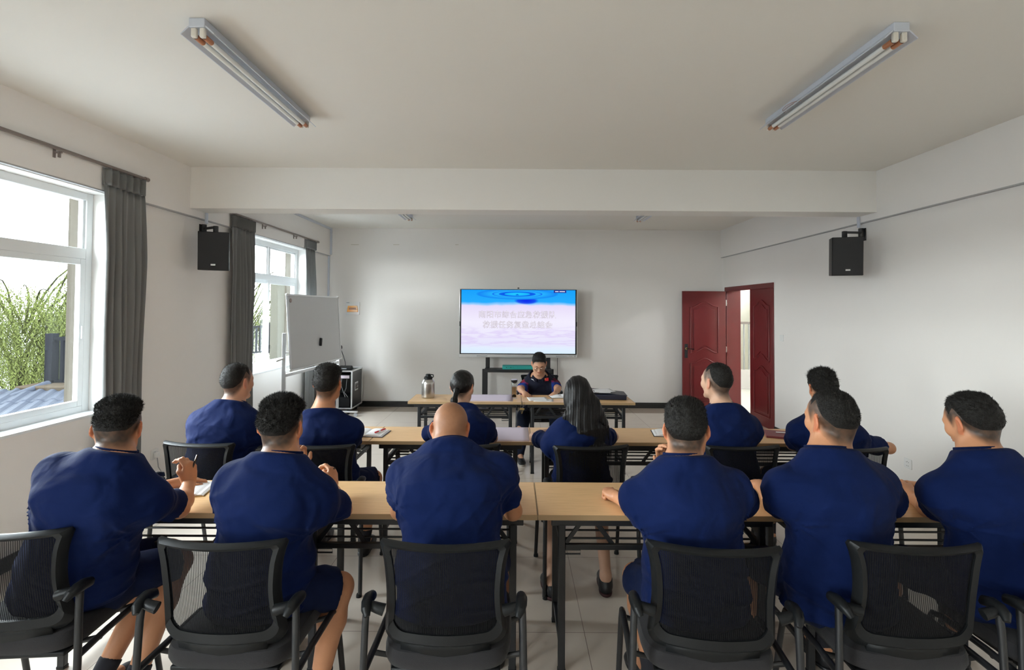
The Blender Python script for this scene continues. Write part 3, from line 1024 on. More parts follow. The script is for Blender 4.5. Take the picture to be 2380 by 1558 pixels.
# ------------------------------------------------------------------ mesh back office chairs
def make_chair():
    t = empty('office_chair', (0, 0, 0), 0, 'x', 'chair', 'black chairs')

    def surf(u, z, off=0.0):
        """u in metres across, curved round the sitter; off = thickness offset"""
        lean = -0.235 - 0.055 * (z - 0.5) / 0.4 + 0.03 * ((z - 0.7) / 0.2) ** 2 * 0.4
        return Vector((u, lean + 0.95 * u * u + off, z))

    def outline(n, inset=0.0, bot=0.0, top=0.0, side=0.0):
        """closed outline param: list of (u,z) counterclockwise"""
        pts = []
        Z0, Z1 = 0.500 + bot, 0.892 - top
        def hw(z):
            q = (z - 0.515) / 0.377
            return 0.218 + 0.010 * math.cos(q * PI * 2) * 0.6 + 0.018 * max(0, (q - 0.75) / 0.25) ** 2 - side
        r_ = 0.055 - 0.25 * side
        m_ = 12
        # bottom edge
        for k in range(n):
            pts.append((-1 + 2 * k / (n - 1), 0))
        out = []
        wb = hw(Z0) - r_
        for k in range(n):
            out.append((-wb + 2 * wb * k / (n - 1), Z0))
        for k in range(1, m_):
            a = -PI / 2 + PI / 2 * k / m_
            out.append((wb + r_ * math.cos(a), Z0 + r_ + r_ * math.sin(a)))
        for k in range(n):
            z = Z0 + r_ + (Z1 - 0.012 - Z0 - r_) * k / (n - 1)
            out.append((hw(z), z))
        wt = hw(Z1) - 0.012
        for k in range(n):
            out.append((wt - 2 * wt * k / (n - 1), Z1))
        for k in range(n):
            z = Z1 - 0.012 - (Z1 - 0.012 - Z0 - r_) * k / (n - 1)
            out.append((-hw(z), z))
        for k in range(1, m_):
            a = PI + PI / 2 * k / m_
            out.append((-wb + r_ * math.cos(a), Z0 + r_ + r_ * math.sin(a)))
        return out
    n = 12
    oo = outline(n)
    ii = outline(n, bot=0.058, top=0.022, side=0.034)
    th = 0.016
    fr_ = MB()
    N = len(oo)
    vs_ = []
    mid = [((a[0] * 0.55 + b[0] * 0.45), (a[1] * 0.55 + b[1] * 0.45)) for a, b in zip(oo, ii)]
    for lst, of in ((oo, 0.0), (mid, -th), (ii, -th * 0.3), (ii, th * 0.6), (oo, th * 0.9)):
        vs_ += [surf(u, z, of) for u, z in lst]
    fs = []
    for r_ in range(5):
        a, b = r_ * N, ((r_ + 1) % 5) * N
        for k in range(N):
            fs.append((a + k, a + (k + 1) % N, b + (k + 1) % N, b + k))
    fr_.add(vs_, fs)
    fr_.build('back_frame', M['black_plastic'], t, smooth=True)
    # mesh panel
    pm = MB()
    rows = []
    for j in range(17):
        z = 0.552 + (0.876 - 0.552) * j / 16
        q = (z - 0.515) / 0.377
        h_ = 0.218 + 0.006 * math.cos(q * PI * 2) + 0.018 * max(0, (q - 0.75) / 0.25) ** 2 - 0.024
        cut = 0.040 * max(0, 1 - (z - 0.552) / 0.045) ** 2
        rows.append([surf((h_ - cut) * (-1 + 2 * i / 20), z, 0.002) for i in range(21)])
    pm.grid(rows)
    pm.build('mesh_panel', M['mesh'], t, smooth=True)
    # lumbar spine behind the seat
    sp_ = MB()
    sp_.grid([[surf(u, z, -0.006 + 0.0 * u) + Vector((0, 0.004, 0)) for u in (-0.16, -0.08, 0, 0.08, 0.16)] for z in (0.44, 0.47, 0.50, 0.535)])
    sp_.build('back_support', M['black_plastic'], t, smooth=True, solid=0.018)
    # seat
    st = MB()
    rows = []
    for (zz, sc) in ((0.415, 0.90), (0.425, 0.97), (0.445, 1.0), (0.47, 0.995), (0.485, 0.97), (0.492, 0.90), (0.494, 0.6), (0.492, 0.0)):
        ring = []
        for k in range(41):
            a = 2 * PI * k / 40
            ca, sa = math.cos(a), math.sin(a)
            ex = 0.42
            ring.append(Vector((0.238 * sc * math.copysign(abs(ca) ** ex, ca), 0.005 + 0.235 * sc * math.copysign(abs(sa) ** ex, sa), zz - (0.02 * max(0, sa) ** 3 if sc > 0.5 else 0))))
        rows.append(ring)
    st.grid(rows)
    st.add(rows[0][:-1], [tuple(range(40))])
    st.build('seat', M['seat_cloth'], t, smooth=True)
    MB().box((0, 0.0, 0.405), (0.40, 0.40, 0.02)).build('seat_pan', M['black_plastic'], t, bevel=0.006)
    # armrests and legs
    for s in (-1, 1):
        ap = MB()
        pts = [(s * 0.262, -0.285, 0.652), (s * 0.270, -0.272, 0.668), (s * 0.274, -0.245, 0.675), (s * 0.276, -0.215, 0.676), (s * 0.274, -0.185, 0.668), (s * 0.272, -0.175, 0.655)]
        ap.tube(pts, [0.010, 0.017, 0.021, 0.021, 0.018, 0.010], 14, sx=1.0)
        ap.build('armrest', M['black_plastic'], t, smooth=True)
        cn = MB().tube([(s * 0.212, -0.250, 0.655), (s * 0.235, -0.252, 0.663), (s * 0.262, -0.245, 0.668)], [0.020, 0.018, 0.016], 12)
        cn.build('arm_joint', M['black_plastic'], t, smooth=True)
        rl_ = MB().tube([(s * 0.278, -0.235, 0.665), (s * 0.281, -0.242, 0.60), (s * 0.286, -0.25, 0.40), (s * 0.292, -0.275, 0.012)], 0.0125, 12)
        rl_.build('leg', M['black_metal'], t, smooth=True)
        fl = MB().tube([(s * 0.285, -0.248, 0.43), (s * 0.281, -0.10, 0.435), (s * 0.281, 0.09, 0.437), (s * 0.281, 0.135, 0.425), (s * 0.282, 0.155, 0.38), (s * 0.284, 0.185, 0.25), (s * 0.288, 0.235, 0.012)], 0.0125, 12)
        fl.build('leg', M['black_metal'], t, smooth=True)
        br_ = MB().tube([(s * 0.281, -0.13, 0.425), (s * 0.18, -0.12, 0.400), (s * 0.18, 0.08, 0.400), (s * 0.281, 0.09, 0.425)], 0.010, 10)
        br_.build('seat_rail', M['black_metal'], t, smooth=True)
        for yy in (-0.275, 0.235):
            MB().lathe([(0, 0), (0.017, 0), (0.016, 0.014), (0.013, 0.02), (0, 0.02)], (s * 0.286, yy, 0), 14).build('foot_cap', M['black_plastic'], t, smooth=True)
    return t


ch0 = make_chair()
CH = []


def px_chair(cx, cy, rz, label, group):
    o = ch0 if not CH else copy_tree(ch0)
    CH.append(o)
    o.location = (cx, cy, 0)
    o.rotation_euler = (0, 0, math.radians(rz))
    o['label'] = label
    o['group'] = group
    return o


g1, g2 = 'black mesh back chairs of the front row', 'black mesh back chairs of the middle row'
px_chair(-1.915, 2.09, 4, 'black mesh back chair cut off at the left edge', g1)
px_chair(-1.050, 2.03, -1, 'black mesh back chair with pale floor showing through its mesh', g1)
px_chair(-0.247, 2.03, 0, 'black mesh back chair behind the bald man', g1)
px_chair(0.735, 2.01, -6, 'black mesh back chair behind the man with the raised hand', g1)
px_chair(1.455, 2.03, -2, 'black mesh back chair to the right of the broad man', g1)
px_chair(2.09, 2.03, 0, 'black mesh back chair cut off at the right edge', g1)
px_chair(-1.93, 3.30, -6, 'black mesh back chair in the middle row nearest the left wall', g2)
px_chair(-1.21, 3.27, 0, 'black mesh back chair behind the man with a neck cord', g2)
px_chair(-0.32, 3.30, 0, 'black mesh back chair under the woman with tied hair', g2)
px_chair(0.455, 3.28, 4, 'black mesh back chair behind the long haired woman', g2)
px_chair(1.40, 3.30, 2, 'black mesh back chair behind the man facing the door', g2)
px_chair(2.05, 3.27, 2, 'black mesh back chair under the rearmost right man', g2)
px_chair(0.31, 6.05, 180, 'black mesh back chair under the presenter', 'presenter chair')

# ------------------------------------------------------------------ interactive display on its wheeled stand
DX0, DX1, DZ0, DZ1, DY = -0.945, 1.045, 0.905, 2.065, 8.34
tv = empty('interactive_display', (0.05, 8.42, 0), 0, 'large wall-sized presentation screen on a black wheeled stand', 'screen')
tv.location = (0, 0, 0)
MB().span((DX0, DY, DZ0), (DX1, DY + 0.075, DZ1)).build('casing', M['alu'], tv, bevel=0.006)
MB().span((DX0 + 0.012, DY - 0.004, DZ0 + 0.055), (DX1 - 0.012, DY + 0.002, DZ1 - 0.012)).build('bezel', M['black_gloss'], tv, bevel=0.002)
MB().span((0.035, DY + 0.0, DZ1), (0.065, DY + 0.04, DZ1 + 0.018)).build('camera', M['black_plastic'], tv, bevel=0.003)
for x in (DX0 + 0.016, DX1 - 0.016):
    MB().span((x - 0.010, DY - 0.006, 1.43), (x + 0.010, DY, 1.51)).build('side_button', M['black_plastic'], tv, bevel=0.002)
bt = MB()
for x, ww in ((DX0 + 0.30, 0.18), (DX1 - 0.36, 0.18)):
    bt.span((x, DY - 0.003, DZ0 + 0.018), (x + ww, DY, DZ0 + 0.032))
bt.span((DX1 - 0.13, DY - 0.003, DZ0 + 0.02), (DX1 - 0.115, DY, DZ0 + 0.03)).span((DX1 - 0.10, DY - 0.003, DZ0 + 0.02), (DX1 - 0.085, DY, DZ0 + 0.03)).span((DX1 - 0.05, DY - 0.003, DZ0 + 0.016), (DX1 - 0.03, DY, DZ0 + 0.034))
bt.build('port_cover', M['grey_plastic'], tv)


def screen_mat():
    m = bpy.data.materials.new('lit_presentation_slide')
    m.use_nodes = True
    t = m.node_tree
    t.nodes.clear()
    N = t.nodes.new
    L = t.links.new
    out = N('ShaderNodeOutputMaterial')
    em = N('ShaderNodeEmission')
    L(em.outputs[0], out.inputs[0])
    co = N('ShaderNodeTexCoord')
    se = N('ShaderNodeSeparateXYZ')
    L(co.outputs['Generated'], se.inputs[0])

    def ma(op, a, b=None, c=None):
        n = N('ShaderNodeMath')
        n.operation = op
        for i, v in enumerate((a, b, c)):
            if v is None:
                continue
            if isinstance(v, (int, float)):
                n.inputs[i].default_value = v
            else:
                L(v, n.inputs[i])
        return n.outputs[0]

    def ramp(v, stops, interp='LINEAR'):
        r = N('ShaderNodeValToRGB')
        r.color_ramp.interpolation = interp
        e = r.color_ramp.elements
        e[0].position, e[0].color = stops[0][0], stops[0][1] + (1,)
        e[1].position, e[1].color = stops[-1][0], stops[-1][1] + (1,)
        for p, c in stops[1:-1]:
            q = e.new(p)
            q.color = c + (1,)
        L(v, r.inputs[0])
        return r.outputs[0]

    def mix(f, a, b):
        n = N('ShaderNodeMix')
        n.data_type = 'RGBA'
        for k, v in (('Factor', f), ('A', a), ('B', b)):
            if isinstance(v, (int, float)):
                n.inputs[k].default_value = v
            elif isinstance(v, tuple):
                n.inputs[k].default_value = v + (1,)
            else:
                L(v, n.inputs[k])
        return n.outputs['Result']
    U, V = se.outputs['X'], se.outputs['Z']

    def noise(scale, sx, sz, det=3):
        mp = N('ShaderNodeMapping')
        mp.inputs['Scale'].default_value = (sx, 1, sz)
        L(co.outputs['Generated'], mp.inputs[0])
        n = N('ShaderNodeTexNoise')
        n.inputs['Scale'].default_value = scale
        n.inputs['Detail'].default_value = det
        L(mp.outputs[0], n.inputs['Vector'])
        return n.outputs['Fac']
    n1 = noise(1.0, 3.0, 2.0)
    v2 = ma('ADD', V, ma('MULTIPLY', ma('SUBTRACT', n1, 0.5), 0.10))
    base = ramp(v2, [(0.0, (0.70, 0.86, 1.0)), (0.09, (0.78, 0.86, 1.0)), (0.14, (0.80, 0.79, 0.98)), (0.30, (0.86, 0.83, 0.99)), (0.5, (0.90, 0.86, 1.0)), (0.66, (0.84, 0.77, 0.97)), (0.74, (0.80, 0.72, 0.97)), (0.765, (0.30, 0.62, 1.0)), (0.80, (0.02, 0.42, 1.0)), (1.0, (0.01, 0.36, 0.98))])
    # pink glow patches and cloud banks near the foot
    n2 = noise(2.0, 1.5, 6, 4)
    low = ramp(V, [(0.08, (0, 0, 0)), (0.16, (1, 1, 1)), (0.34, (1, 1, 1)), (0.45, (0, 0, 0))])
    cl = ramp(n2, [(0.42, (0, 0, 0)), (0.5, (1, 1, 1)), (0.56, (0.1, 0.1, 0.1)), (0.7, (0, 0, 0))])
    c1 = mix(ma('MULTIPLY', ma('MULTIPLY', low, cl), 0.65), base, (0.72, 0.60, 0.93))
    # deep blue smudge
    du = ma('DIVIDE', ma('SUBTRACT', U, 0.57), 0.11)
    dv = ma('DIVIDE', ma('SUBTRACT', V, 0.83), 0.06)
    rr = ma('ADD', ma('MULTIPLY', du, du), ma('MULTIPLY', dv, dv))
    sm = ramp(rr, [(0.0, (1, 1, 1)), (0.5, (0.85, 0.85, 0.85)), (1.0, (0, 0, 0))])
    c2 = mix(sm, c1, (0.005, 0.03, 0.85))
    # concentric ellipses at the head of the slide
    ex = ma('DIVIDE', ma('SUBTRACT', U, 0.49), 0.36)
    ey = ma('DIVIDE', ma('SUBTRACT', V, 0.935), 0.085)
    er = ma('SQRT', ma('ADD', ma('MULTIPLY', ex, ex), ma('MULTIPLY', ey, ey)))
    rings = ramp(er, [(0.0, (0.02, 0.62, 1.0)), (0.30, (0.01, 0.45, 0.98)), (0.32, (0.005, 0.10, 0.80)), (0.44, (0.005, 0.13, 0.85)), (0.46, (0.02, 0.45, 1.0)), (0.57, (0.02, 0.40, 0.98)), (0.58, (0.01, 0.16, 0.85)), (0.61, (0.01, 0.20, 0.9)), (0.62, (0.02, 0.45, 1.0)), (0.94, (0.01, 0.25, 0.92)), (1.0, (0.01, 0.33, 0.95))])
    inr = ma('LESS_THAN', er, 1.0)
    c3 = mix(inr, c2, rings)
    L(c3, em.inputs['Color'])
    em.inputs['Strength'].default_value = 1.0
    return m


SX0, SX1, SZ0, SZ1 = DX0 + 0.035, DX1 - 0.035, DZ0 + 0.07, DZ1 - 0.022
scr = MB().span((SX0, DY - 0.0065, SZ0), (SX1, DY - 0.0040, SZ1)).build('screen_glass', screen_mat(), tv)


def emis(name, col, st=1.0):
    m = bpy.data.materials.new(name)
    m.use_nodes = True
    t = m.node_tree
    t.nodes.clear()
    o = t.nodes.new('ShaderNodeOutputMaterial')
    e = t.nodes.new('ShaderNodeEmission')
    n = t.nodes.new('ShaderNodeTexNoise')
    n.inputs['Scale'].default_value = 3
    mx = t.nodes.new('ShaderNodeMix')
    mx.data_type = 'RGBA'
    mx.inputs['A'].default_value = col + (1,)
    mx.inputs['B'].default_value = tuple(c * 0.94 for c in col) + (1,)
    t.links.new(n.outputs['Fac'], mx.inputs['Factor'])
    t.links.new(mx.outputs['Result'], e.inputs[0])
    e.inputs[1].default_value = st
    t.links.new(e.outputs[0], o.inputs[0])
    return m


def text_mesh(name, body, size, m, parent, loc, off=0.0, rot=(PI / 2, 0, 0), spacing=1.0, align='CENTER'):
    cu = bpy.data.curves.new(name, 'FONT')
    cu.body = body
    cu.size = size
    cu.align_x = align
    cu.align_y = 'CENTER'
    cu.offset = off
    cu.extrude = 0.0004
    cu.space_character = spacing
    tmp = bpy.data.objects.new(name + '_curve', cu)
    C.objects.link(tmp)
    bpy.context.view_layer.update()
    me = bpy.data.meshes.new_from_object(tmp.evaluated_get(bpy.context.evaluated_depsgraph_get()))
    bpy.data.objects.remove(tmp)
    me.materials.clear()
    me.materials.append(m)
    o = bpy.data.objects.new(name, me)
    C.objects.link(o)
    o.parent = parent
    o.location = loc
    o.rotation_euler = rot
    return o


sw, sh = SX1 - SX0, SZ1 - SZ0
tg, tw_ = emis('slide_text_edge', (0.30, 0.20, 0.26)), emis('slide_text_face', (0.93, 0.90, 0.98))
l1, l2 = SZ0 + sh * 0.605, SZ0 + sh * 0.445
for body, zz, sc, xx in (('南阳市综合应急救援队', l1, 0.128, 0.490), ('救援任务复盘总结会', l2, 0.128, 0.494)):
    a_ = text_mesh('slide_lettering', body, sc, tg, scr, (SX0 + sw * xx + 0.003, DY - 0.0072, zz - 0.003), 0.0, spacing=1.05)
    c_ = text_mesh('slide_lettering', body, sc, tg, scr, (SX0 + sw * xx - 0.0022, DY - 0.0073, zz + 0.0022), 0.0, spacing=1.05)
    b_ = text_mesh('slide_lettering', body, sc, tw_, scr, (SX0 + sw * xx, DY - 0.0084, zz), 0.0, spacing=1.05)
MB().span((SX0 + sw * 0.81, DY - 0.0078, SZ1 - 0.045), (SX0 + sw * 0.92, DY - 0.0066, SZ1 - 0.002)).build('caption_bar', emis('caption_navy', (0.02, 0.03, 0.30)), scr)
cp = MB()
for k, (a, b) in enumerate(((0.822, 0.852), (0.860, 0.908))):
    cp.span((SX0 + sw * a, DY - 0.0084, SZ1 - 0.030), (SX0 + sw * b, DY - 0.0078, SZ1 - 0.017))
cp.build('caption_marks', tw_, scr)
stp = [(0.035 * (1.0 if k % 2 == 0 else 0.4) * math.sin(PI * k / 5), 0.016 * (1.0 if k % 2 == 0 else 0.4) * math.cos(PI * k / 5)) for k in range(10)]
MB().prism(stp, 0, 0.001, lambda u, v, d: (SX0 + sw * 0.49 + u * 1.2, DY - 0.0066 - d, SZ0 + sh * 0.925 + v)).build('star_mark', emis('star_blue', (0.0, 0.13, 0.72)), scr)

# the stand
for x in (-0.515, 0.515):
    xx = 0.05 + x
    MB().span((xx - 0.035, DY + 0.085, 0.68), (xx + 0.035, DY + 0.125, 1.75)).build('upright', M['black_metal'], tv, bevel=0.004)
for x in (-0.56, 0.56):
    xx = 0.05 + x
    MB().span((xx - 0.045, DY + 0.07, 0.09), (xx + 0.045, DY + 0.13, 0.70)).build('lower_leg', M['black_metal'], tv, bevel=0.004)
s3 = MB()
for x in (-0.56, 0.56):
    xx = 0.05 + x
    s3.span((xx - 0.035, DY - 0.30, 0.065), (xx + 0.035, DY + 0.28, 0.105))
s3.span((0.05 - 0.56, DY + 0.08, 0.075), (0.05 + 0.56, DY + 0.12, 0.105))
s3.build('base', M['black_metal'], tv, bevel=0.004)
for x in (-0.56, 0.56):
    for yy in (-0.27, 0.25):
        MB().lathe([(0, -0.014), (0.033, -0.014), (0.033, 0.014), (0, 0.014)], (0.05 + x, DY + yy, 0.034), 20, Matrix.Rotation(PI / 2, 3, 'Y')).build('castor', M['black_plastic'], tv, smooth=True)
MB().span((0.05 - 0.56, DY - 0.17, 0.675), (0.05 + 0.56, DY + 0.12, 0.72)).build('shelf', M['black_metal'], tv, bevel=0.005)
tag(MB().span((-0.21, DY - 0.13, 0.721), (0.34, DY + 0.05, 0.778)).build('flat_box', M['teal'], bevel=0.002), 'teal green flat box lying on the screen stand shelf', 'box')
bx = [o for o in C.objects if o.name == 'flat_box'][0]
mk = MB()
for k in range(4):
    mk.span((-0.15 + k * 0.035, DY - 0.1312, 0.748 + (k % 2) * 0.006), (-0.13 + k * 0.035, DY - 0.130, 0.757))
mk.build('print', M['black_plastic'], bx)
tag(MB().tube([(0.72, DY + 0.09, 0.90), (0.722, DY + 0.12, 0.6), (0.74, DY + 0.22, 0.2), (0.76, DY + 0.31, 0.05)], 0.004, 8).build('power_cable', M['black_plastic'], smooth=True), 'thin black cable hanging below the screen', 'cable')

# ------------------------------------------------------------------ whiteboard on stand
wa, wb = at(672, 690, 6.32), at(789, 690, 7.86)
wa.z = wb.z = 0
dirw = (wb - wa).normalized()
nrm = Vector((dirw.y, -dirw.x, 0))
if nrm.x < 0:
    nrm = -nrm
wz1 = at(673, 685, 6.32).z
wz0 = wz1 - 0.965
LW = (wb - wa).length
tlt = 0.04


def wp(u, z, d):
    """u along the board, z height, d out of its face"""
    return wa + dirw * u + nrm * (d + (wz1 - z) * 0.07 - 0.03) + Vector((0, 0, z))


wbt = empty('mobile_whiteboard', (0, 0, 0), 0, 'mobile whiteboard on a grey metal stand beside the window', 'whiteboard')
MB().prism([(0.0, wz0), (LW, wz0), (LW, wz1), (0.0, wz1)], -0.008, 0.004, lambda u, v, d: wp(u, v, d)).build('board', M['whiteboard'], wbt)
fm = MB()
for a, b in (((0, wz0), (LW, wz0)), ((LW, wz0), (LW, wz1)), ((LW, wz1), (0, wz1)), ((0, wz1), (0, wz0))):
    fm.beam(wp(a[0], a[1], 0), wp(b[0], b[1], 0), 0.022, 0.022, nrm)
fm.build('frame', M['alu'], wbt, bevel=0.003)
cpn = MB()
for u, z in ((0, wz0), (LW, wz0), (LW, wz1), (0, wz1)):
    cpn.box(wp(u, z, 0), (0.034, 0.034, 0.034), Matrix.Rotation(math.atan2(dirw.y, dirw.x), 3, 'Z'))
cpn.build('corner_cap', M['white_plastic'], wbt, bevel=0.01)
MB().lathe([(0, 0), (0.028, 0), (0.028, 0.003), (0, 0.003)], wp(0.075, wz1 - 0.075, 0.005), 20, nrm.to_track_quat('Z', 'Y').to_matrix()).build('round_sticker', mat('faded_sticker', (0.30, 0.24, 0.22), 0.6, var=0.15, vscale=60), wbt)
sl = MB()
for u in (-0.045, LW + 0.045):
    p = wa + dirw * u
    q = lambda z, e=0.0: p + nrm * e + Vector((0, 0, z))
    sl.beam(q(0.07, -0.03), q(1.40, -0.03), 0.045, 0.022, dirw)
    sl.beam(q(0.075, -0.33), q(0.075, 0.30), 0.04, 0.025)
    sl.tube([p + nrm * -0.03 + Vector((0, 0, 1.15)), wa + dirw * (0.0 if u < 0 else LW) + nrm * -0.0 + Vector((0, 0, 1.15))], 0.012, 10)
sl.beam(wa - dirw * 0.045 + nrm * -0.03 + Vector((0, 0, 0.86)), wa + dirw * (LW + 0.045) + nrm * -0.03 + Vector((0, 0, 0.86)), 0.022, 0.04)
sl.build('stand', M['alu'], wbt, bevel=0.002)
kb = MB().tube([wa - dirw * 0.06 + nrm * -0.03 + Vector((0, 0, 1.08)), wa - dirw * 0.10 + nrm * -0.10 + Vector((0, 0, 1.05))], 0.012, 10)
kb.build('locking_lever', M['white_plastic'], wbt, smooth=True)
cs = MB()
for u in (-0.045, LW + 0.045):
    for e in (-0.3, 0.27):
        cs.lathe([(0, -0.012), (0.03, -0.012), (0.03, 0.012), (0, 0.012)], wa + dirw * u + nrm * e + Vector((0, 0, 0.03)), 18, Matrix.Rotation(PI / 2, 3, 'X'))
cs.build('castor', M['grey_plastic'], wbt, smooth=True)
ep = wp(LW * 0.545, wz0 + 0.305, 0.018)
Re = Matrix((dirw, nrm, Vector((0, 0, 1)))).transposed() @ Matrix.Rotation(math.radians(8), 3, 'Y')
er = MB().box(ep, (0.05, 0.026, 0.115), Re).build('board_eraser', M['black_plastic'], bevel=0.010, segs=3)
tag(er, 'black magnetic eraser stuck on the whiteboard', 'eraser')

# ------------------------------------------------------------------ flight case with amplifier and desk microphone
fx0, fx1, fy0, fy1, fz0, fz1 = -3.16, -2.635, 8.02, 8.54, 0.10, 0.70
fc = empty('flight_case', (0, 0, 0), 0, 'black equipment flight case with silver edges in the corner', 'flight case')
pl = MB()
th = 0.012
pl.span((fx0, fy0, fz0), (fx0 + th, fy1, fz1)).span((fx1 - th, fy0, fz0), (fx1, fy1, fz1)).span((fx0, fy0, fz0), (fx1, fy1, fz0 + th)).span((fx0, fy0, fz1 - th), (fx1, fy1, fz1)).span((fx0, fy1 - th, fz0), (fx1, fy1, fz1))
pl.build('panel', mat('black_laminate', (0.022, 0.023, 0.025), 0.35, var=0.1), fc)
ed = MB()
e_ = 0.022
for x in (fx0, fx1):
    for z in (fz0, fz1):
        ed.beam((x, fy0, z), (x, fy1, z), e_, e_)
    for yy in (fy0, fy1):
        ed.beam((x, yy, fz0), (x, yy, fz1), e_, e_)
for yy in (fy0, fy1):
    for z in (fz0, fz1):
        ed.beam((fx0, yy, z), (fx1, yy, z), e_, e_)
ed.build('edging', M['alu'], fc, bevel=0.003)
hd = MB()
hd.span((fx1 - 0.001, 8.17, 0.36), (fx1 + 0.006, 8.33, 0.50))
hd.build('handle_dish', M['alu'], fc, bevel=0.01)
MB().span((fx1 + 0.004, 8.19, 0.385), (fx1 + 0.009, 8.31, 0.475)).build('handle_recess', M['black_gloss'], fc)
MB().tube([(fx1 + 0.012, 8.20, 0.43), (fx1 + 0.018, 8.22, 0.43), (fx1 + 0.018, 8.28, 0.43), (fx1 + 0.012, 8.30, 0.43)], 0.008, 10).build('handle', M['steel'], fc, smooth=True)
am = MB().span((fx0 + 0.03, fy0 + 0.05, fz0 + 0.02), (fx1 - 0.05, fy1 - 0.05, fz0 + 0.17)).span((fx0 + 0.03, fy0 + 0.03, fz0 + 0.02), (fx1 - 0.04, fy0 + 0.05, fz0 + 0.155))
ao = am.build('amplifier', M['black_plastic'], bevel=0.003)
tag(ao, 'black amplifier on the bottom of the open flight case', 'amplifier')
rc = MB().span((fx0 + 0.03, fy0 + 0.03, fz1 - 0.13), (fx1 - 0.03, fy1 - 0.10, fz1 - 0.06)).build('receiver', M['black_plastic'], bevel=0.003)
tag(rc, 'slim receiver with a pale display at the top of the flight case', 'receiver')
MB().span((fx1 - 0.24, fy0 + 0.026, fz1 - 0.12), (fx1 - 0.05, fy0 + 0.031, fz1 - 0.072)).build('display', M['lilac'], rc)
fb = MB()
for x in (fx0 + 0.07, fx1 - 0.07):
    for yy in (fy0 + 0.07, fy1 - 0.07):
        fb.lathe([(0, -0.014), (0.042, -0.014), (0.042, 0.014), (0, 0.014)], (x, yy, 0.042), 18, Matrix.Rotation(PI / 2, 3, 'Y'))
        fb.span((x - 0.025, yy - 0.03, 0.07), (x + 0.025, yy + 0.03, 0.10))
fb.build('castor', M['black_plastic'], fc, bevel=0.002)
tag(MB().tube([(fx1 - 0.18, fy0 + 0.06, fz1 - 0.13), (fx1 - 0.19, fy0 + 0.04, 0.48), (fx1 - 0.16, fy0 + 0.05, 0.38), (fx1 - 0.13, fy0 + 0.08, 0.27)], 0.004, 8)
    .tube([(fx1 - 0.10, fy0 + 0.06, fz1 - 0.13), (fx1 - 0.105, fy0 + 0.04, 0.42), (fx1 - 0.14, fy0 + 0.06, 0.35), (fx1 - 0.09, fy0 + 0.08, 0.27)], 0.004, 8).build('audio_cable', M['grey_plastic'], smooth=True),
    'loose cables hanging inside the flight case', 'cable')
mc = empty('desk_microphone', (-2.80, 8.17, fz1 + 0.011), 0, 'black gooseneck desk microphone on the flight case', 'microphone')
bs = MB()
bs.prism([(-0.12, 0), (0.12, 0), (0.10, 0.045), (-0.10, 0.045)], -0.07, 0.07, lambda u, v, d: (u, d, v * (1.0 + d * 4)))
bs.build('base', M['black_plastic'], mc, bevel=0.006)
MB().tube([(0.0, 0.02, 0.05), (-0.005, 0.02, 0.12), (-0.03, 0.01, 0.22), (-0.055, -0.01, 0.30), (-0.062, -0.02, 0.34)], 0.006, 10).build('gooseneck', M['black_metal'], mc, smooth=True)
MB().lathe([(0, -0.035), (0.014, -0.032), (0.022, -0.015), (0.024, 0.005), (0.018, 0.025), (0.006, 0.034), (0, 0.035)], (-0.064, -0.022, 0.365), 18).build('foam_windscreen', M['seat_cloth'], mc, smooth=True)
bsb = MB().box((0.0, -0.072, 0.02), (0.10, 0.004, 0.012)).build('button_strip', M['grey_plastic'], mc)

# ------------------------------------------------------------------ wall fittings
pn = empty('breaker_panel', (0, 0, 0), 0, 'white wall electrical panel with an amber window flap', 'electrical panel')
a_, b_ = at(805, 702, YB), at(836, 732, YB)
MB().span((a_.x, YB - 0.02, b_.z), (b_.x, YB, a_.z)).build('casing', M['white_plastic'], pn, bevel=0.004)
w_, h_ = b_.x - a_.x, a_.z - b_.z
MB().prism([(0.09 * w_, 0.22 * h_), (0.91 * w_, 0.22 * h_), (0.84 * w_, 0.70 * h_), (0.16 * w_, 0.70 * h_)], 0, 0.012, lambda u, v, d: (a_.x + u, YB - 0.02 - d, b_.z + v)).build('amber_flap', M['amber'], pn, bevel=0.002)
sw_ = MB()
for k in range(5):
    sw_.span((a_.x + w_ * (0.28 + k * 0.10), YB - 0.034, b_.z + h_ * 0.42), (a_.x + w_ * (0.34 + k * 0.10), YB - 0.032, b_.z + h_ * 0.56))
sw_.span((a_.x + w_ * 0.24, YB - 0.0335, b_.z + h_ * 0.40), (a_.x + w_ * 0.80, YB - 0.0322, b_.z + h_ * 0.44))
sw_.build('breaker_row', mat('dark_amber_print', (0.20, 0.07, 0.01), 0.4), pn)
MB().span((a_.x + 0.01, YB - 0.0215, a_.z - 0.02), (a_.x + w_ * 0.26, YB - 0.02, a_.z - 0.010)).build('maker_plate', M['grey_plastic'], pn)


def wall_plate(name, p, sx, w_, h_, label, cat, slots, rocker=False):
    s = 1 if sx < 0 else -1
    o = MB().span((p[0], p[1] - w_ / 2, p[2] - h_ / 2), (p[0] + s * 0.009, p[1] + w_ / 2, p[2] + h_ / 2)).build(name, M['white_plastic'], bevel=0.003)
    tag(o, label, cat)
    if rocker:
        MB().span((p[0] + s * 0.008, p[1] - w_ * 0.3, p[2] - h_ * 0.36), (p[0] + s * 0.013, p[1] + w_ * 0.3, p[2] + h_ * 0.36)).build('rocker', M['white_plastic'], o, bevel=0.002)
    m_ = MB()
    for dy, dz in slots:
        m_.span((p[0] + s * 0.0085, p[1] + dy - 0.005, p[2] + dz - 0.0015), (p[0] + s * 0.0096, p[1] + dy + 0.005, p[2] + dz + 0.0015))
    if slots:
        m_.build('socket_slot', M['black_plastic'], o)
    return o


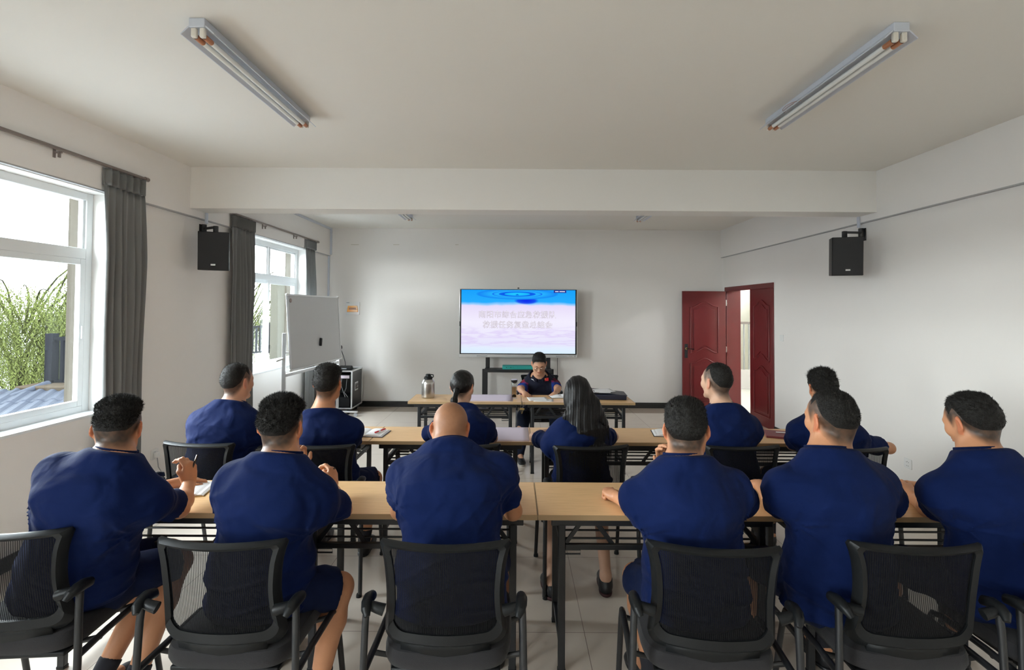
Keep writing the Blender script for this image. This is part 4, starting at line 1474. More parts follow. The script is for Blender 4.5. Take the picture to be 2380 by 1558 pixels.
sl_ = [(-0.012, 0.012), (0.012, 0.012), (0.0, 0.02), (-0.009, -0.02), (0.009, -0.02)]
t_ = (YB * 0 + XR) / (2107 - 1198) * 1150
p = at(2107, 1078, t_)
wall_plate('wall_socket', (XR, p.y, p.z), XR, 0.09, 0.09, 'white power socket low on the right wall', 'socket', sl_)
t_ = XR / (1817 - 1198) * 1150
p = at(1817, 786, t_)
wall_plate('light_switch', (XR, p.y, p.z), XR, 0.088, 0.088, 'white light switch beside the red door', 'switch', [], True)
t_ = XL / (366 - 1198) * 1150
p = at(366, 1056, t_)
sk = wall_plate('wall_socket', (XL, p.y, p.z), XL, 0.09, 0.09, 'white power socket with a plugged in adapter on the left wall', 'socket', sl_)
ad = MB().span((XL + 0.009, p.y - 0.02, p.z - 0.03), (XL + 0.045, p.y + 0.02, p.z + 0.02)).build('power_adapter', M['white_plastic'], bevel=0.005)
tag(ad, 'white plug adapter in the left wall socket', 'adapter')
MB().tube([(XL + 0.03, p.y, p.z - 0.03), (XL + 0.035, p.y + 0.01, p.z - 0.12), (XL + 0.05, p.y + 0.05, p.z - 0.2), (XL + 0.04, p.y + 0.03, 0.1), (XL + 0.1, p.y + 0.0, 0.012), (XL + 0.3, p.y + 0.1, 0.010)], 0.004, 8).build('cable', M['grey_plastic'], ad, smooth=True)
# scuffs left by old tape on the end wall
sc_ = MB()
for px_, w2 in ((825, 0.14), (921, 0.11), (1062, 0.06)):
    q = at(px_, 568, YB)
    sc_.span((q.x - w2 / 2, YB - 0.0012, q.z - 0.012), (q.x + w2 / 2, YB, q.z + 0.0))
struct('trim_9', sc_, mat('old_tape_scuffs', (0.66, 0.62, 0.55), 0.9, var=0.1), 'faint tape scuffs high on the end wall', 'scuff')

# ------------------------------------------------------------------ things on the tables
TZ = 0.7502
fk = empty('steel_flask', (0, 0, 0), 0, 'large brushed steel flask with black lid on presenter table', 'flask')
p = at(995, 922, 5.44)
fk.location = (p.x, 5.44, TZ)
MB().lathe([(0, 0), (0.066, 0), (0.070, 0.004), (0.071, 0.012), (0.0712, 0.150), (0.069, 0.168), (0.058, 0.190), (0.045, 0.200), (0.044, 0.208), (0, 0.208)], (0, 0, 0), 40).build('body', M['steel'], fk, smooth=True)
MB().lathe([(0, 0.200), (0.0455, 0.200), (0.046, 0.222), (0.040, 0.228), (0.030, 0.232), (0.028, 0.250), (0.022, 0.256), (0, 0.256)], (0, 0, 0), 32).build('lid', M['black_plastic'], fk, smooth=True)
MB().tube([(0.038, 0, 0.215), (0.056, 0.0, 0.225), (0.055, 0, 0.245), (0.03, 0, 0.250)], 0.006, 10).build('carry_loop', M['black_plastic'], fk, smooth=True)
gt = empty('glass_tumbler', (0, 0, 0), 0, 'tall clear glass tea bottle with dark lid', 'glass bottle')
p = at(1195, 922, 5.40)
gt.location = (p.x, 5.40, TZ)
MB().lathe([(0, 0), (0.030, 0), (0.033, 0.004), (0.033, 0.17), (0.030, 0.178), (0, 0.178)], (0, 0, 0), 32).build('glass_body', thin_glass('bottle_glass', (0.86, 0.88, 0.86)), gt, smooth=True)
MB().lathe([(0, 0.016), (0.025, 0.016), (0.025, 0.13), (0, 0.13)], (0, 0, 0), 24).build('tea', thin_glass('pale_tea', (0.80, 0.60, 0.42)), gt, smooth=True)
MB().lathe([(0, 0.018), (0.022, 0.018), (0.020, 0.038), (0.008, 0.044), (0, 0.044)], (0, 0, 0), 16).build('tea_leaves', M['bark'], gt, smooth=True)
MB().lathe([(0, 0.165), (0.018, 0.165), (0.034, 0.182), (0.036, 0.20), (0.034, 0.206), (0, 0.206)], (0, 0, 0), 28).build('lid', M['black_gloss'], gt, smooth=True)
MB().lathe([(0.034, 0.201), (0.037, 0.203), (0.034, 0.207), (0, 0.2075)], (0, 0, 0), 28).build('lid_rim', M['steel'], gt, smooth=True)


def sheet(name, c, w_, d_, rz, z, m, label, cat, thick=0.0012, curl=0.0, group=None):
    R = Matrix.Rotation(math.radians(rz), 3, 'Z')
    rows = []
    for j in range(9):
        r_ = []
        for i in range(9):
            u, v = -0.5 + i / 8, -0.5 + j / 8
            zz = curl * (max(0, abs(u) - 0.25) * 2) ** 2 + curl * 0.5 * (max(0, v) * 1.6) ** 2
            q = R @ Vector((u * w_, v * d_, 0))
            r_.append((c[0] + q.x, c[1] + q.y, z + zz + thick / 2))
        rows.append(r_)
    o = MB().grid(rows).build(name, m, smooth=True, solid=thick)
    return tag(o, label, cat, group)


# the presenter's papers, notebook, folder and keys
sheet('paper_sheet', (0.205 + 0.10, 5.30), 0.21, 0.15, -3, TZ, M['paper'], 'white printed page nearest the table edge under the presenter hands', 'paper', curl=0.002)
sheet('paper_sheet', (0.195 + 0.05, 5.36), 0.21, 0.20, 6, TZ + 0.003, M['paper'], 'white printed page on top of the presenter papers', 'paper', curl=0.004)


def open_book(name, c, rz, w_, d_, label, cover):
    t = empty(name, (c[0], c[1], c[2]), math.radians(rz), label, 'notebook')
    MB().box((0, 0, 0.002), (w_ + 0.012, d_ + 0.01, 0.004)).build('cover', cover, t, bevel=0.001)
    for s in (-1, 1):
        rows = []
        for j in range(5):
            r_ = []
            for i in range(11):
                u = i / 10
                zz = 0.004 + 0.011 * math.sin(PI * min(1, u * 1.25)) ** 0.7 * (1 - 0.35 * u) + (0.006 if u < 0.99 else 0.0)
                r_.append((s * u * w_ / 2, -d_ / 2 + d_ * j / 4, zz))
            rows.append(r_)
        m_ = MB().grid(rows)
        m_.grid([[(p_[0], p_[1], p_[2]) for p_ in rows[0]], [(p_[0], p_[1], 0.004) for p_ in rows[0]]])
        m_.grid([[(p_[0], p_[1], p_[2]) for p_ in rows[-1]], [(p_[0], p_[1], 0.004) for p_ in rows[-1]]])
        m_.grid([[(r_[-1][0], r_[-1][1], r_[-1][2]) for r_ in rows], [(r_[-1][0], r_[-1][1], 0.004) for r_ in rows]])
        m_.build('page_block', M['paper'], t, smooth=False)
    return t


open_book('open_notebook', (0.52, 5.52, TZ), 10, 0.26, 0.16, 'small open notebook between presenter and long haired woman', M['black_plastic'])
fo = empty('document_folder', (1.02, 5.47, TZ), math.radians(-4), 'thick black document folder with papers on the presenter table', 'folder')
MB().span((-0.20, -0.13, 0), (0.19, 0.15, 0.055)).build('case', M['navy_folder'], fo, bevel=0.012)
MB().box((0.02, 0.02, 0.062), (0.36, 0.27, 0.006), Matrix.Rotation(math.radians(5), 3, 'Y')).build('flap', M['navy_folder'], fo, bevel=0.002)
q = sheet('paper_sheet', (0.95, 5.47), 0.27, 0.19, 12, TZ + 0.078, M['paper'], 'white page lying on the black document folder', 'paper', curl=0.012)
q2 = sheet('paper_sheet', (0.92, 5.45), 0.25, 0.18, -8, TZ + 0.0745, M['paper'], 'lower white page sticking out on the black document folder', 'paper', curl=0.006)
ky = empty('key_bunch', (0.075, 5.187, 0.755), 0, 'brass keys hanging over the presenter table edge', 'keys')
MB().tube([(0.0, 0.02, 0.0), (0.0, -0.008, 0.0), (0.0, -0.012, -0.03)], 0.003, 8).build('cord', M['black_plastic'], ky, smooth=True)
MB().tube([(0.016 * math.cos(a), -0.012, -0.045 + 0.016 * math.sin(a)) for a in [2 * PI * k / 14 for k in range(15)]], 0.002, 6).build('ring', M['steel'], ky, smooth=True)
for k, (dx, r_) in enumerate(((-0.012, 12), (0.004, -8), (0.015, -25))):
    kk = MB().lathe([(0, -0.0015), (0.011, -0.0015), (0.011, 0.0015), (0, 0.0015)], (dx, -0.012 - 0.002 * k, -0.072), 14, Matrix.Rotation(PI / 2, 3, 'X'))
    kk.beam((dx, -0.012 - 0.002 * k, -0.08), (dx + 0.035 * math.sin(math.radians(r_)), -0.012 - 0.002 * k, -0.12), 0.006, 0.002)
    kk.build('key', M['brass'], ky)
# pale sheets laid over two of the tables
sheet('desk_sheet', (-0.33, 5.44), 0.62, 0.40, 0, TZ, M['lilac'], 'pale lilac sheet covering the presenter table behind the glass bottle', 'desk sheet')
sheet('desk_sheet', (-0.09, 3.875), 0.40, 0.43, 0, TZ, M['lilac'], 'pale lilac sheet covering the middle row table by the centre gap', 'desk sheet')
# notebooks and papers of the listeners
p = at(861, 1003, 3.86)
open_book('open_notebook', (p.x - 0.02, 3.86, TZ), -4, 0.29, 0.20, 'open notebook with a red pen on the left middle row table', M['navy_folder'])
pe = MB().tube([(p.x + 0.05, 3.80, TZ + 0.024), (p.x + 0.095, 3.93, TZ + 0.022)], [0.005, 0.005], 10)
pe = pe.build('red_pen', M['white_plastic'], smooth=True)
tag(pe, 'red and white pen lying on the open notebook', 'pen')
MB().tube([(p.x + 0.05, 3.80, TZ + 0.024), (p.x + 0.066, 3.846, TZ + 0.0234)], 0.0054, 10).build('pen_cap', M['red'], pe, smooth=True)
MB().tube([(p.x + 0.075, 3.872, TZ + 0.0230), (p.x + 0.095, 3.93, TZ + 0.022)], 0.0054, 10).build('pen_barrel', M['red'], pe, smooth=True)
p = at(428, 1122, 2.66)
open_book('open_notebook', (p.x, 2.64, TZ), 12, 0.28, 0.20, 'open notebook under the hand holding a raised pen', M['brass'])
p = at(1553, 1008, 3.88)
open_book('open_notebook', (p.x + 0.02, 3.90, TZ), -8, 0.26, 0.19, 'open notebook half hidden behind the curly haired head', M['black_plastic'])
p = at(1808, 1006, 3.87)
mf = MB().box((p.x + 0.04, 3.87, TZ + 0.008), (0.26, 0.22, 0.016), Matrix.Rotation(math.radians(-20), 3, 'Z')).build('folder', M['maroon'], bevel=0.003)
tag(mf, 'maroon folder on the right of the middle row', 'folder')
pw = MB().tube([(p.x + 0.00, 3.90, TZ + 0.021), (p.x + 0.13, 3.86, TZ + 0.021)], 0.0045, 10).build('pen', M['white_plastic'], smooth=True)
tag(pw, 'white pen lying on the maroon folder', 'pen')
p = at(2128, 1150, 2.66)
sheet('paper_sheet', (p.x + 0.06, 2.64), 0.21, 0.28, 10, TZ, M['paper'], 'white page on the front table at the right', 'paper', curl=0.004)
p = at(1848, 1190, 2.45)
ph = MB().box((p.x + 0.0, 2.47, TZ + 0.005), (0.075, 0.15, 0.009), Matrix.Rotation(math.radians(-35), 3, 'Z')).build('mobile_phone', M['black_gloss'], bevel=0.003)
tag(ph, 'black phone lying beside the elbow of the broad man', 'phone')

# ------------------------------------------------------------------ implicit surfaces for bodies, hair and clothes
def A3(v):
    return np.array([v[0], v[1], v[2]], dtype=np.float32)


def smin(a, b, k):
    h = np.maximum(k - np.abs(a - b), 0.0) / k
    return np.minimum(a, b) - h * h * k * 0.25


def smax(a, b, k):
    return -smin(-a, -b, k)


def sstep(a, b, x):
    t = np.clip((x - a) / (b - a), 0, 1)
    return t * t * (3 - 2 * t)


class SDF:
    def __init__(s):
        s.ops = []

    def cap(s, a, b, ra, rb, k=0.02, mode='u'):
        a, b = A3(a), A3(b)
        ab = b - a
        L2 = float(ab @ ab) + 1e-9

        def f(P):
            t = np.clip(((P - a) @ ab) / L2, 0, 1)
            d = P - a - t[..., None] * ab
            return np.sqrt((d * d).sum(-1)) - (ra + (rb - ra) * t)
        s.ops.append((mode, f, (a + b) / 2, math.sqrt(L2) / 2 + max(ra, rb), k))
        return s

    def ecap(s, a, b, r0, r1, ex, ey, k=0.03, mode='u'):
        """capsule with elliptic section; ex, ey unit axes; r0=(rx,ry) at a, r1 at b"""
        a, b, ex, ey = A3(a), A3(b), A3(ex), A3(ey)
        ab = b - a
        L = float(np.sqrt(ab @ ab))
        ax = ab / L
        m = min(r0[0], r0[1], r1[0], r1[1])

        def f(P):
            v = P - a
            s_ = v @ ax
            t = np.clip(s_ / L, 0, 1)
            d = v - (t * L)[..., None] * ax
            rx = r0[0] + (r1[0] - r0[0]) * t
            ry = r0[1] + (r1[1] - r0[1]) * t
            dx, dy = d @ ex, d @ ey
            dz = d @ ax
            rm = np.minimum(rx, ry)
            q = np.sqrt((dx / rx) ** 2 + (dy / ry) ** 2 + (dz / rm) ** 2)
            return (q - 1) * rm
        s.ops.append((mode, f, (a + b) / 2, L / 2 + max(r0[0], r0[1], r1[0], r1[1]), k))
        return s

    def ell(s, c, r, R=None, k=0.02, mode='u'):
        c = A3(c)
        r = np.array(r, dtype=np.float32)
        Rm = None if R is None else np.array([[R[i][j] for j in range(3)] for i in range(3)], dtype=np.float32)

        def f(P):
            v = P - c
            if Rm is not None:
                v = v @ Rm
            q = v / r
            k0 = np.sqrt((q * q).sum(-1)) + 1e-9
            q2 = q / r
            k1 = np.sqrt((q2 * q2).sum(-1)) + 1e-9
            return k0 * (k0 - 1) / k1
        s.ops.append((mode, f, c, float(r.max()), k))
        return s

    def cut(s, p, n, k=0.004):
        """remove everything on the +n side of the plane"""
        p, n = A3(p), A3(n)
        s.ops.append(('cut', lambda P: (P - p) @ n, None, 0, k))
        return s

    def fn(s, f):
        s.ops.append(('fn', f, None, 0, 0))
        return s

    def group(s, g, k=0.01, mode='u'):
        """another SDF evaluated apart, then blended in"""
        lo, hi = g.bounds()
        s.ops.append(('g' + mode, g, (lo + hi) / 2, float(np.linalg.norm(hi - lo)) / 2, k))
        return s

    def bounds(s):
        lo, hi = np.full(3, 1e9), np.full(3, -1e9)
        for m, f, c, R, k in s.ops:
            if m in ('u', 'gu'):
                lo = np.minimum(lo, c - R)
                hi = np.maximum(hi, c + R)
        return lo, hi

    def ev(s, P, cen, br):
        D = np.full(P.shape[:-1], 1.0, dtype=np.float32)
        for m, f, c, R, k in s.ops:
            if m == 'cut':
                D = smax(D, f(P), k)
                continue
            if m == 'fn':
                D = f(P, D)
                continue
            sel = np.linalg.norm(cen - c, axis=-1) < R + br + 0.06
            if not sel.any():
                continue
            Q = P[sel]
            d = f.ev(Q, cen[sel], br) if m[0] == 'g' else f(Q)
            if m[-1] == 'u':
                D[sel] = smin(D[sel], d, k)
            else:
                D[sel] = smax(D[sel], -d, k)
        return D

    def mesh(s, h, margin=0.02):
        B = 8
        lo, hi = s.bounds()
        lo, hi = lo - margin, hi + margin
        nb = np.ceil((hi - lo) / (h * B)).astype(int) + 1
        gi = np.stack(np.meshgrid(*[np.arange(n) for n in nb], indexing='ij'), -1).reshape(-1, 3)
        cen = (lo + (gi + 0.5) * h * B).astype(np.float32)
        br = h * B * 0.87
        Dc = s.ev(cen[:, None, :], cen, 0.0)[:, 0]
        act = np.abs(Dc) < br * 1.55 + 0.012
        # blocks reached by any primitive, to catch thin things
        off = np.stack(np.meshgrid(*[np.arange(B)] * 3, indexing='ij'), -1).reshape(-1, 3)
        D = np.where(Dc < 0, -1.0, 1.0).astype(np.float32)
        big = np.repeat(D[:, None], B ** 3, 1)
        ia = np.nonzero(act)[0]
        for c0 in range(0, len(ia), 400):
            ii = ia[c0:c0 + 400]
            P = (lo + (gi[ii][:, None, :] * B + off[None]) * h).astype(np.float32)
            big[ii] = s.ev(P, cen[ii], br)
        G = big.reshape(nb[0], nb[1], nb[2], B, B, B).transpose(0, 3, 1, 4, 2, 5).reshape(nb[0] * B, nb[1] * B, nb[2] * B)
        return surface_nets(G, lo, h)


def surface_nets(G, lo, h):
    S = G < 0
    c = S[:-1, :-1, :-1].astype(np.int8)
    for dx in (0, 1):
        for dy in (0, 1):
            for dz in (0, 1):
                if dx + dy + dz:
                    c = c + S[dx:S.shape[0] - 1 + dx, dy:S.shape[1] - 1 + dy, dz:S.shape[2] - 1 + dz]
    mix = (c > 0) & (c < 8)
    idx = np.stack(np.nonzero(mix), -1)
    vid = np.full(mix.shape, -1, dtype=np.int32)
    vid[mix] = np.arange(len(idx))
    acc = np.zeros((len(idx), 3), dtype=np.float64)
    cnt = np.zeros(len(idx))
    cor = [np.array((x, y, z)) for x in (0, 1) for y in (0, 1) for z in (0, 1)]
    for a in cor:
        for ax in range(3):
            if a[ax] == 0:
                b = a.copy()
                b[ax] = 1
                ga = G[idx[:, 0] + a[0], idx[:, 1] + a[1], idx[:, 2] + a[2]]
                gb = G[idx[:, 0] + b[0], idx[:, 1] + b[1], idx[:, 2] + b[2]]
                m = (ga < 0) != (gb < 0)
                t = ga[m] / (ga[m] - gb[m])
                p = np.repeat(a[None].astype(float), m.sum(), 0)
                p[:, ax] = t
                acc[m] += p
                cnt[m] += 1
    V = lo + (idx + acc / cnt[:, None]) * h
    F = []
    for ax in range(3):
        u, v = [(1, 2), (2, 0), (0, 1)][ax]
        sl0 = [slice(None)] * 3
        sl1 = [slice(None)] * 3
        sl0[ax] = slice(0, -1)
        sl1[ax] = slice(1, None)
        ch = S[tuple(sl0)] != S[tuple(sl1)]
        e = np.stack(np.nonzero(ch), -1)
        ok = (e[:, u] > 0) & (e[:, v] > 0) & (e[:, u] < mix.shape[u]) & (e[:, v] < mix.shape[v]) & (e[:, ax] < mix.shape[ax])
        e = e[ok]
        ins = S[e[:, 0], e[:, 1], e[:, 2]]
        def g(du, dv):
            q = e.copy()
            q[:, u] -= du
            q[:, v] -= dv
            return vid[q[:, 0], q[:, 1], q[:, 2]]
        quad = np.stack([g(1, 1), g(0, 1), g(0, 0), g(1, 0)], -1)
        quad[~ins] = quad[~ins][:, ::-1]
        F.append(quad)
    F = np.concatenate(F)
    F = F[(F >= 0).all(1)]
    return V.astype(np.float32), F


def np_mesh(name, V, F, m, parent=None, tint=None, tris=None):
    me = bpy.data.meshes.new(name)
    nv, nf = len(V), len(F)
    nt_ = 0 if tris is None else len(tris)
    me.vertices.add(nv)
    me.vertices.foreach_set('co', np.asarray(V, dtype=np.float32).ravel())
    me.loops.add(nf * 4 + nt_ * 3)
    li = F.astype(np.int32).ravel()
    ls = np.arange(nf, dtype=np.int32) * 4
    if nt_:
        li = np.concatenate([li, tris.astype(np.int32).ravel()])
        ls = np.concatenate([ls, nf * 4 + np.arange(nt_, dtype=np.int32) * 3])
    me.loops.foreach_set('vertex_index', li)
    me.polygons.add(nf + nt_)
    me.polygons.foreach_set('loop_start', ls)
    me.polygons.foreach_set('use_smooth', np.ones(nf + nt_, dtype=bool))
    me.update(calc_edges=True)
    me.validate()
    if tint is not None:
        at_ = me.attributes.new('tint', 'FLOAT_COLOR', 'POINT')
        c4 = np.ones((nv, 4), dtype=np.float32)
        c4[:, :3] = tint
        at_.data.foreach_set('color', c4.ravel())
    me.materials.append(m)
    o = bpy.data.objects.new(name, me)
    C.objects.link(o)
    if parent is not None:
        o.parent = parent
    return o


def vnormals(V, F):
    n = np.cross(V[F[:, 2]] - V[F[:, 0]], V[F[:, 3]] - V[F[:, 1]])
    N = np.zeros_like(V)
    for k in range(4):
        np.add.at(N, F[:, k], n)
    return N / (np.linalg.norm(N, axis=1, keepdims=True) + 1e-9)


# ------------------------------------------------------------------ anatomy
def nrm_(v):
    return v.normalized()


def add_hand(sd, W, d, n, th, pose, sc=1.0):
    """W wrist, d along the hand, n palm side, th = +1/-1 side of the thumb along d x n"""
    d = nrm_(Vector(d))
    n = nrm_(Vector(n) - d * Vector(n).dot(d))
    s = d.cross(n) * th                      # towards the thumb
    R = Matrix((s, d, n)).transposed()
    P = lambda a, b, c: Vector(W) + (s * a + d * b + n * c) * sc
    g = SDF()
    g.ell(P(0, 0.050, 0.002), (0.041 * sc, 0.056 * sc, 0.017 * sc), R, 0.01)
    g.ell(P(0.022, 0.035, 0.010), (0.019 * sc, 0.032 * sc, 0.017 * sc), R, 0.012)
    g.ell(P(-0.022, 0.035, 0.006), (0.016 * sc, 0.036 * sc, 0.015 * sc), R, 0.012)
    g.cap(P(0, -0.02, 0), P(0, 0.02, 0), 0.026 * sc, 0.028 * sc, 0.02)
    curls = {'flat': (8, 10, 8), 'relaxed': (24, 32, 22), 'fist': (72, 88, 60), 'pen': (50, 60, 30), 'claw': (38, 48, 28)}[pose]
    lens = [(0.042, 0.025, 0.020), (0.046, 0.029, 0.021), (0.043, 0.027, 0.020), (0.034, 0.020, 0.018)]
    offs = [0.029, 0.010, -0.010, -0.029]
    for q in range(4):
        b = P(offs[q], 0.088 - 0.004 * abs(q - 1) - (0.006 if q == 3 else 0), 0.0)
        spread = math.radians((1.5 - q) * (5 if pose in ('flat', 'relaxed') else 2))
        dd = (d * math.cos(spread) + s * math.sin(spread))
        a = 0.0
        r = (0.0092, 0.0095, 0.0090, 0.0080)[q] * sc
        for j in range(3):
            a += math.radians(curls[j] * (1.0 + 0.10 * (q - 1.5)))
            v = dd * math.cos(a) + n * math.sin(a)
            e = b + v * lens[q][j] * sc
            g.cap(b, e, r, r * 0.91, 0.006)
            b = e
            r *= 0.91
    t0 = P(0.026, 0.026, 0.006)
    if pose in ('fist', 'pen'):
        t1, t2, t3 = P(0.040, 0.060, 0.022), P(0.026, 0.085, 0.036), P(0.008, 0.092, 0.042)
    else:
        t1, t2, t3 = P(0.048, 0.052, 0.012), P(0.058, 0.078, 0.016), P(0.060, 0.100, 0.020)
    g.cap(t0, t1, 0.014 * sc, 0.0115 * sc, 0.008)
    g.cap(t1, t2, 0.0112 * sc, 0.0100 * sc, 0.006)
    g.cap(t2, t3, 0.0100 * sc, 0.0082 * sc, 0.006)
    sd.group(g, 0.008)
    return P


EARR = 0.0


def head_prims(sd, HC, R, hs, ears=True, female=False):
    W = lambda x, y, z: HC + R @ (Vector((x, y, z)) * hs)
    g = SDF()
    e = lambda c, r, k=0.02, mode='u', Rl=None: g.ell(W(*c), [q * hs for q in r], (R @ Rl) if Rl is not None else R, k * hs, mode)
    c = lambda a, b, ra, rb, k=0.02, mode='u': g.cap(W(*a), W(*b), ra * hs, rb * hs, k * hs, mode)
    e((0, -0.012, 0.036), (0.077, 0.097, 0.080), 0.02)
    e((0, -0.045, 0.000), (0.062, 0.056, 0.062), 0.04)
    e((0, 0.030, -0.020), (0.062, 0.060, 0.085), 0.035)
    for s in (-1, 1):
        c((s * 0.058, 0.000, -0.040), (s * 0.046, 0.018, -0.074), 0.018, 0.017, 0.03)
        c((s * 0.046, 0.018, -0.074), (s * 0.014, 0.070, -0.098), 0.017, 0.014, 0.03)
        e((s * 0.040, 0.058, -0.020), (0.022, 0.022, 0.020), 0.03)
        c((s * 0.012, 0.086, 0.026), (s * 0.045, 0.070, 0.024), 0.010, 0.009, 0.016)
    e((0, 0.072, -0.098), (0.020, 0.016, 0.014), 0.02)
    c((0, 0.086, 0.016), (0, 0.104, -0.026), 0.008, 0.012, 0.012)
    for s in (-1, 1):
        e((s * 0.012, 0.096, -0.032), (0.009, 0.010, 0.008), 0.008)
        e((s * 0.031, 0.098, 0.004), (0.019, 0.016, 0.012), 0.012, 's')
        e((s * 0.031, 0.077, 0.003), (0.014, 0.012, 0.011), 0.004)
    e((0, 0.088, -0.052), (0.026, 0.010, 0.006), 0.008)
    e((0, 0.087, -0.064), (0.023, 0.011, 0.0065), 0.008)
    c((-0.022, 0.100, -0.058), (0.022, 0.100, -0.058), 0.0025, 0.0025, 0.006, 's')
    if ears:
        for s in (-1, 1):
            Rl = Matrix.Rotation(s * math.radians(28), 3, 'Z') @ Matrix.Rotation(math.radians(-8), 3, 'X')
            ge = SDF()
            ge.ell(W(s * 0.0835, -0.012, -0.003), [q * hs for q in (0.0068, 0.019, 0.032)], R @ Rl, 0.01)
            ge.ell(W(s * 0.0800, -0.002, -0.029), [q * hs for q in (0.0065, 0.010, 0.012)], R @ Rl, 0.008)
            ge.ell(W(s * 0.0905, -0.008, -0.002), [q * hs for q in (0.0058, 0.0105, 0.019)], R @ Rl, 0.004, 's')
            g.group(ge, 0.008)
    sd.group(g, 0.025)
    return W


def hairline(q):
    """q: head-local points (n,3); signed height above the hairline"""
    ph = np.degrees(np.arctan2(q[..., 1], np.abs(q[..., 0])))
    zl = np.interp(ph, [-90, -55, -25, -6, 4, 22, 34, 50, 90], [-0.100, -0.094, -0.050, 0.004, 0.020, -0.010, 0.040, 0.062, 0.074])
    return q[..., 2] - zl


def wob(P, f, seed=0.0):
    x, y, z = P[..., 0] * f + seed, P[..., 1] * f + seed * 1.7, P[..., 2] * f + seed * 0.6
    return np.sin(x + 1.3 * np.sin(y * 1.1)) * np.sin(y + 1.1 * np.sin(z * 0.9)) + 0.5 * np.sin(2.1 * z + 1.7 * np.sin(1.9 * x))


def make_hair(person, HC, R, hs, st, parent, seed):
    """st: dict(T top thickness, side, L0 start of hair above hairline, spike, n blades, blade length)"""
    Rm = np.array([[R[i][j] for j in range(3)] for i in range(3)], dtype=np.float32)
    hc = A3(HC)
    loc = lambda P: ((P - hc) @ Rm) / hs
    sd = SDF()
    W = lambda x, y, z: HC + R @ (Vector((x, y, z)) * hs)
    big = 0.0
    sd.ell(W(0, -0.012, 0.036), (0.077 * hs, 0.097 * hs, 0.080 * hs), R, 0.02)
    sd.ell(W(0, -0.045, 0.0), (0.062 * hs, 0.056 * hs, 0.062 * hs), R, 0.04)
    sd.ell(W(0, 0.030, -0.020), (0.062 * hs, 0.060 * hs, 0.085 * hs), R, 0.035)
    T, side, L0, L1 = st['T'], st['side'], st.get('L0', 0.0), st.get('L1', 0.09)
    amp, fr = st.get('amp', 0.0025), st.get('fr', 170.0)

    def f(P, D):
        q = loc(P)
        Lh = hairline(q)
        top = sstep(0.050, 0.050 + L1, q[..., 2]) * sstep(0.0, 0.04, Lh)
        t = (side + (T - side) * top + st.get('front', 0.0) * sstep(0.0, 0.09, q[..., 1]) * sstep(0.05, 0.1, q[..., 2]))
        t = t * sstep(L0 - 0.004, L0 + 0.045, Lh) - 0.006 * (1 - sstep(L0 - 0.012, L0 + 0.008, Lh))
        t = t + amp * wob(q, fr, seed) * sstep(L0 + 0.01, L0 + 0.05, Lh)
        return D - t * hs
    sd.fn(f)
    V, F = sd.mesh(st.get('h', 0.0042), margin=0.03)
    q = loc(V)
    keep = hairline(q) > L0 - 0.014
    F = F[keep[F].all(1)]
    # short locks
    nb = st.get('n', 0)
    tris = None
    if nb:
        N = vnormals(V, F)
        cand = np.nonzero((hairline(q) > L0 + 0.022) & (np.linalg.norm(N, axis=1) > 0.5))[0]
        r_ = np.random.default_rng(int(seed * 10) + 3)
        b = r_.choice(cand, nb)
        lh = hairline(q)[b]
        ln = (st.get('len', 0.012) * (0.16 + 0.84 * sstep(0.03, 0.12, lh)) * r_.uniform(0.6, 1.25, nb))[:, None]
        flow = np.array(R @ Vector(st.get('flow', (0.0, 0.35, 0.0))), dtype=np.float32)
        dr = N[b] * st.get('up', 0.8) + flow + r_.normal(0, st.get('mess', 0.35), (nb, 3))
        down = np.array(R @ Vector((0, 0, -1)), dtype=np.float32)
        dr = dr + down * (1.4 * (1 - sstep(0.04, 0.14, lh)))[:, None] - down * (st.get('lift', 0.6) * sstep(0.08, 0.16, lh))[:, None]
        dr /= np.linalg.norm(dr, axis=1, keepdims=True)
        sdv = np.cross(dr, r_.normal(0, 1, (nb, 3)))
        sdv /= np.linalg.norm(sdv, axis=1, keepdims=True) + 1e-9
        p0 = V[b] + r_.normal(0, 0.0012, (nb, 3)) - N[b] * 0.002
        wd = st.get('bw', 0.0010)
        n0 = len(V)
        V = np.concatenate([V, p0 - sdv * wd, p0 + sdv * wd, p0 + dr * ln])
        k = np.arange(nb)
        tris = np.stack([n0 + k, n0 + nb + k, n0 + 2 * nb + k], -1)
    o = np_mesh('hair', V, F, M[st.get('mat', 'hair')], parent, tris=tris)
    return o


NAVY = (0.0026, 0.0102, 0.060)
SHIRT_ID = [0]


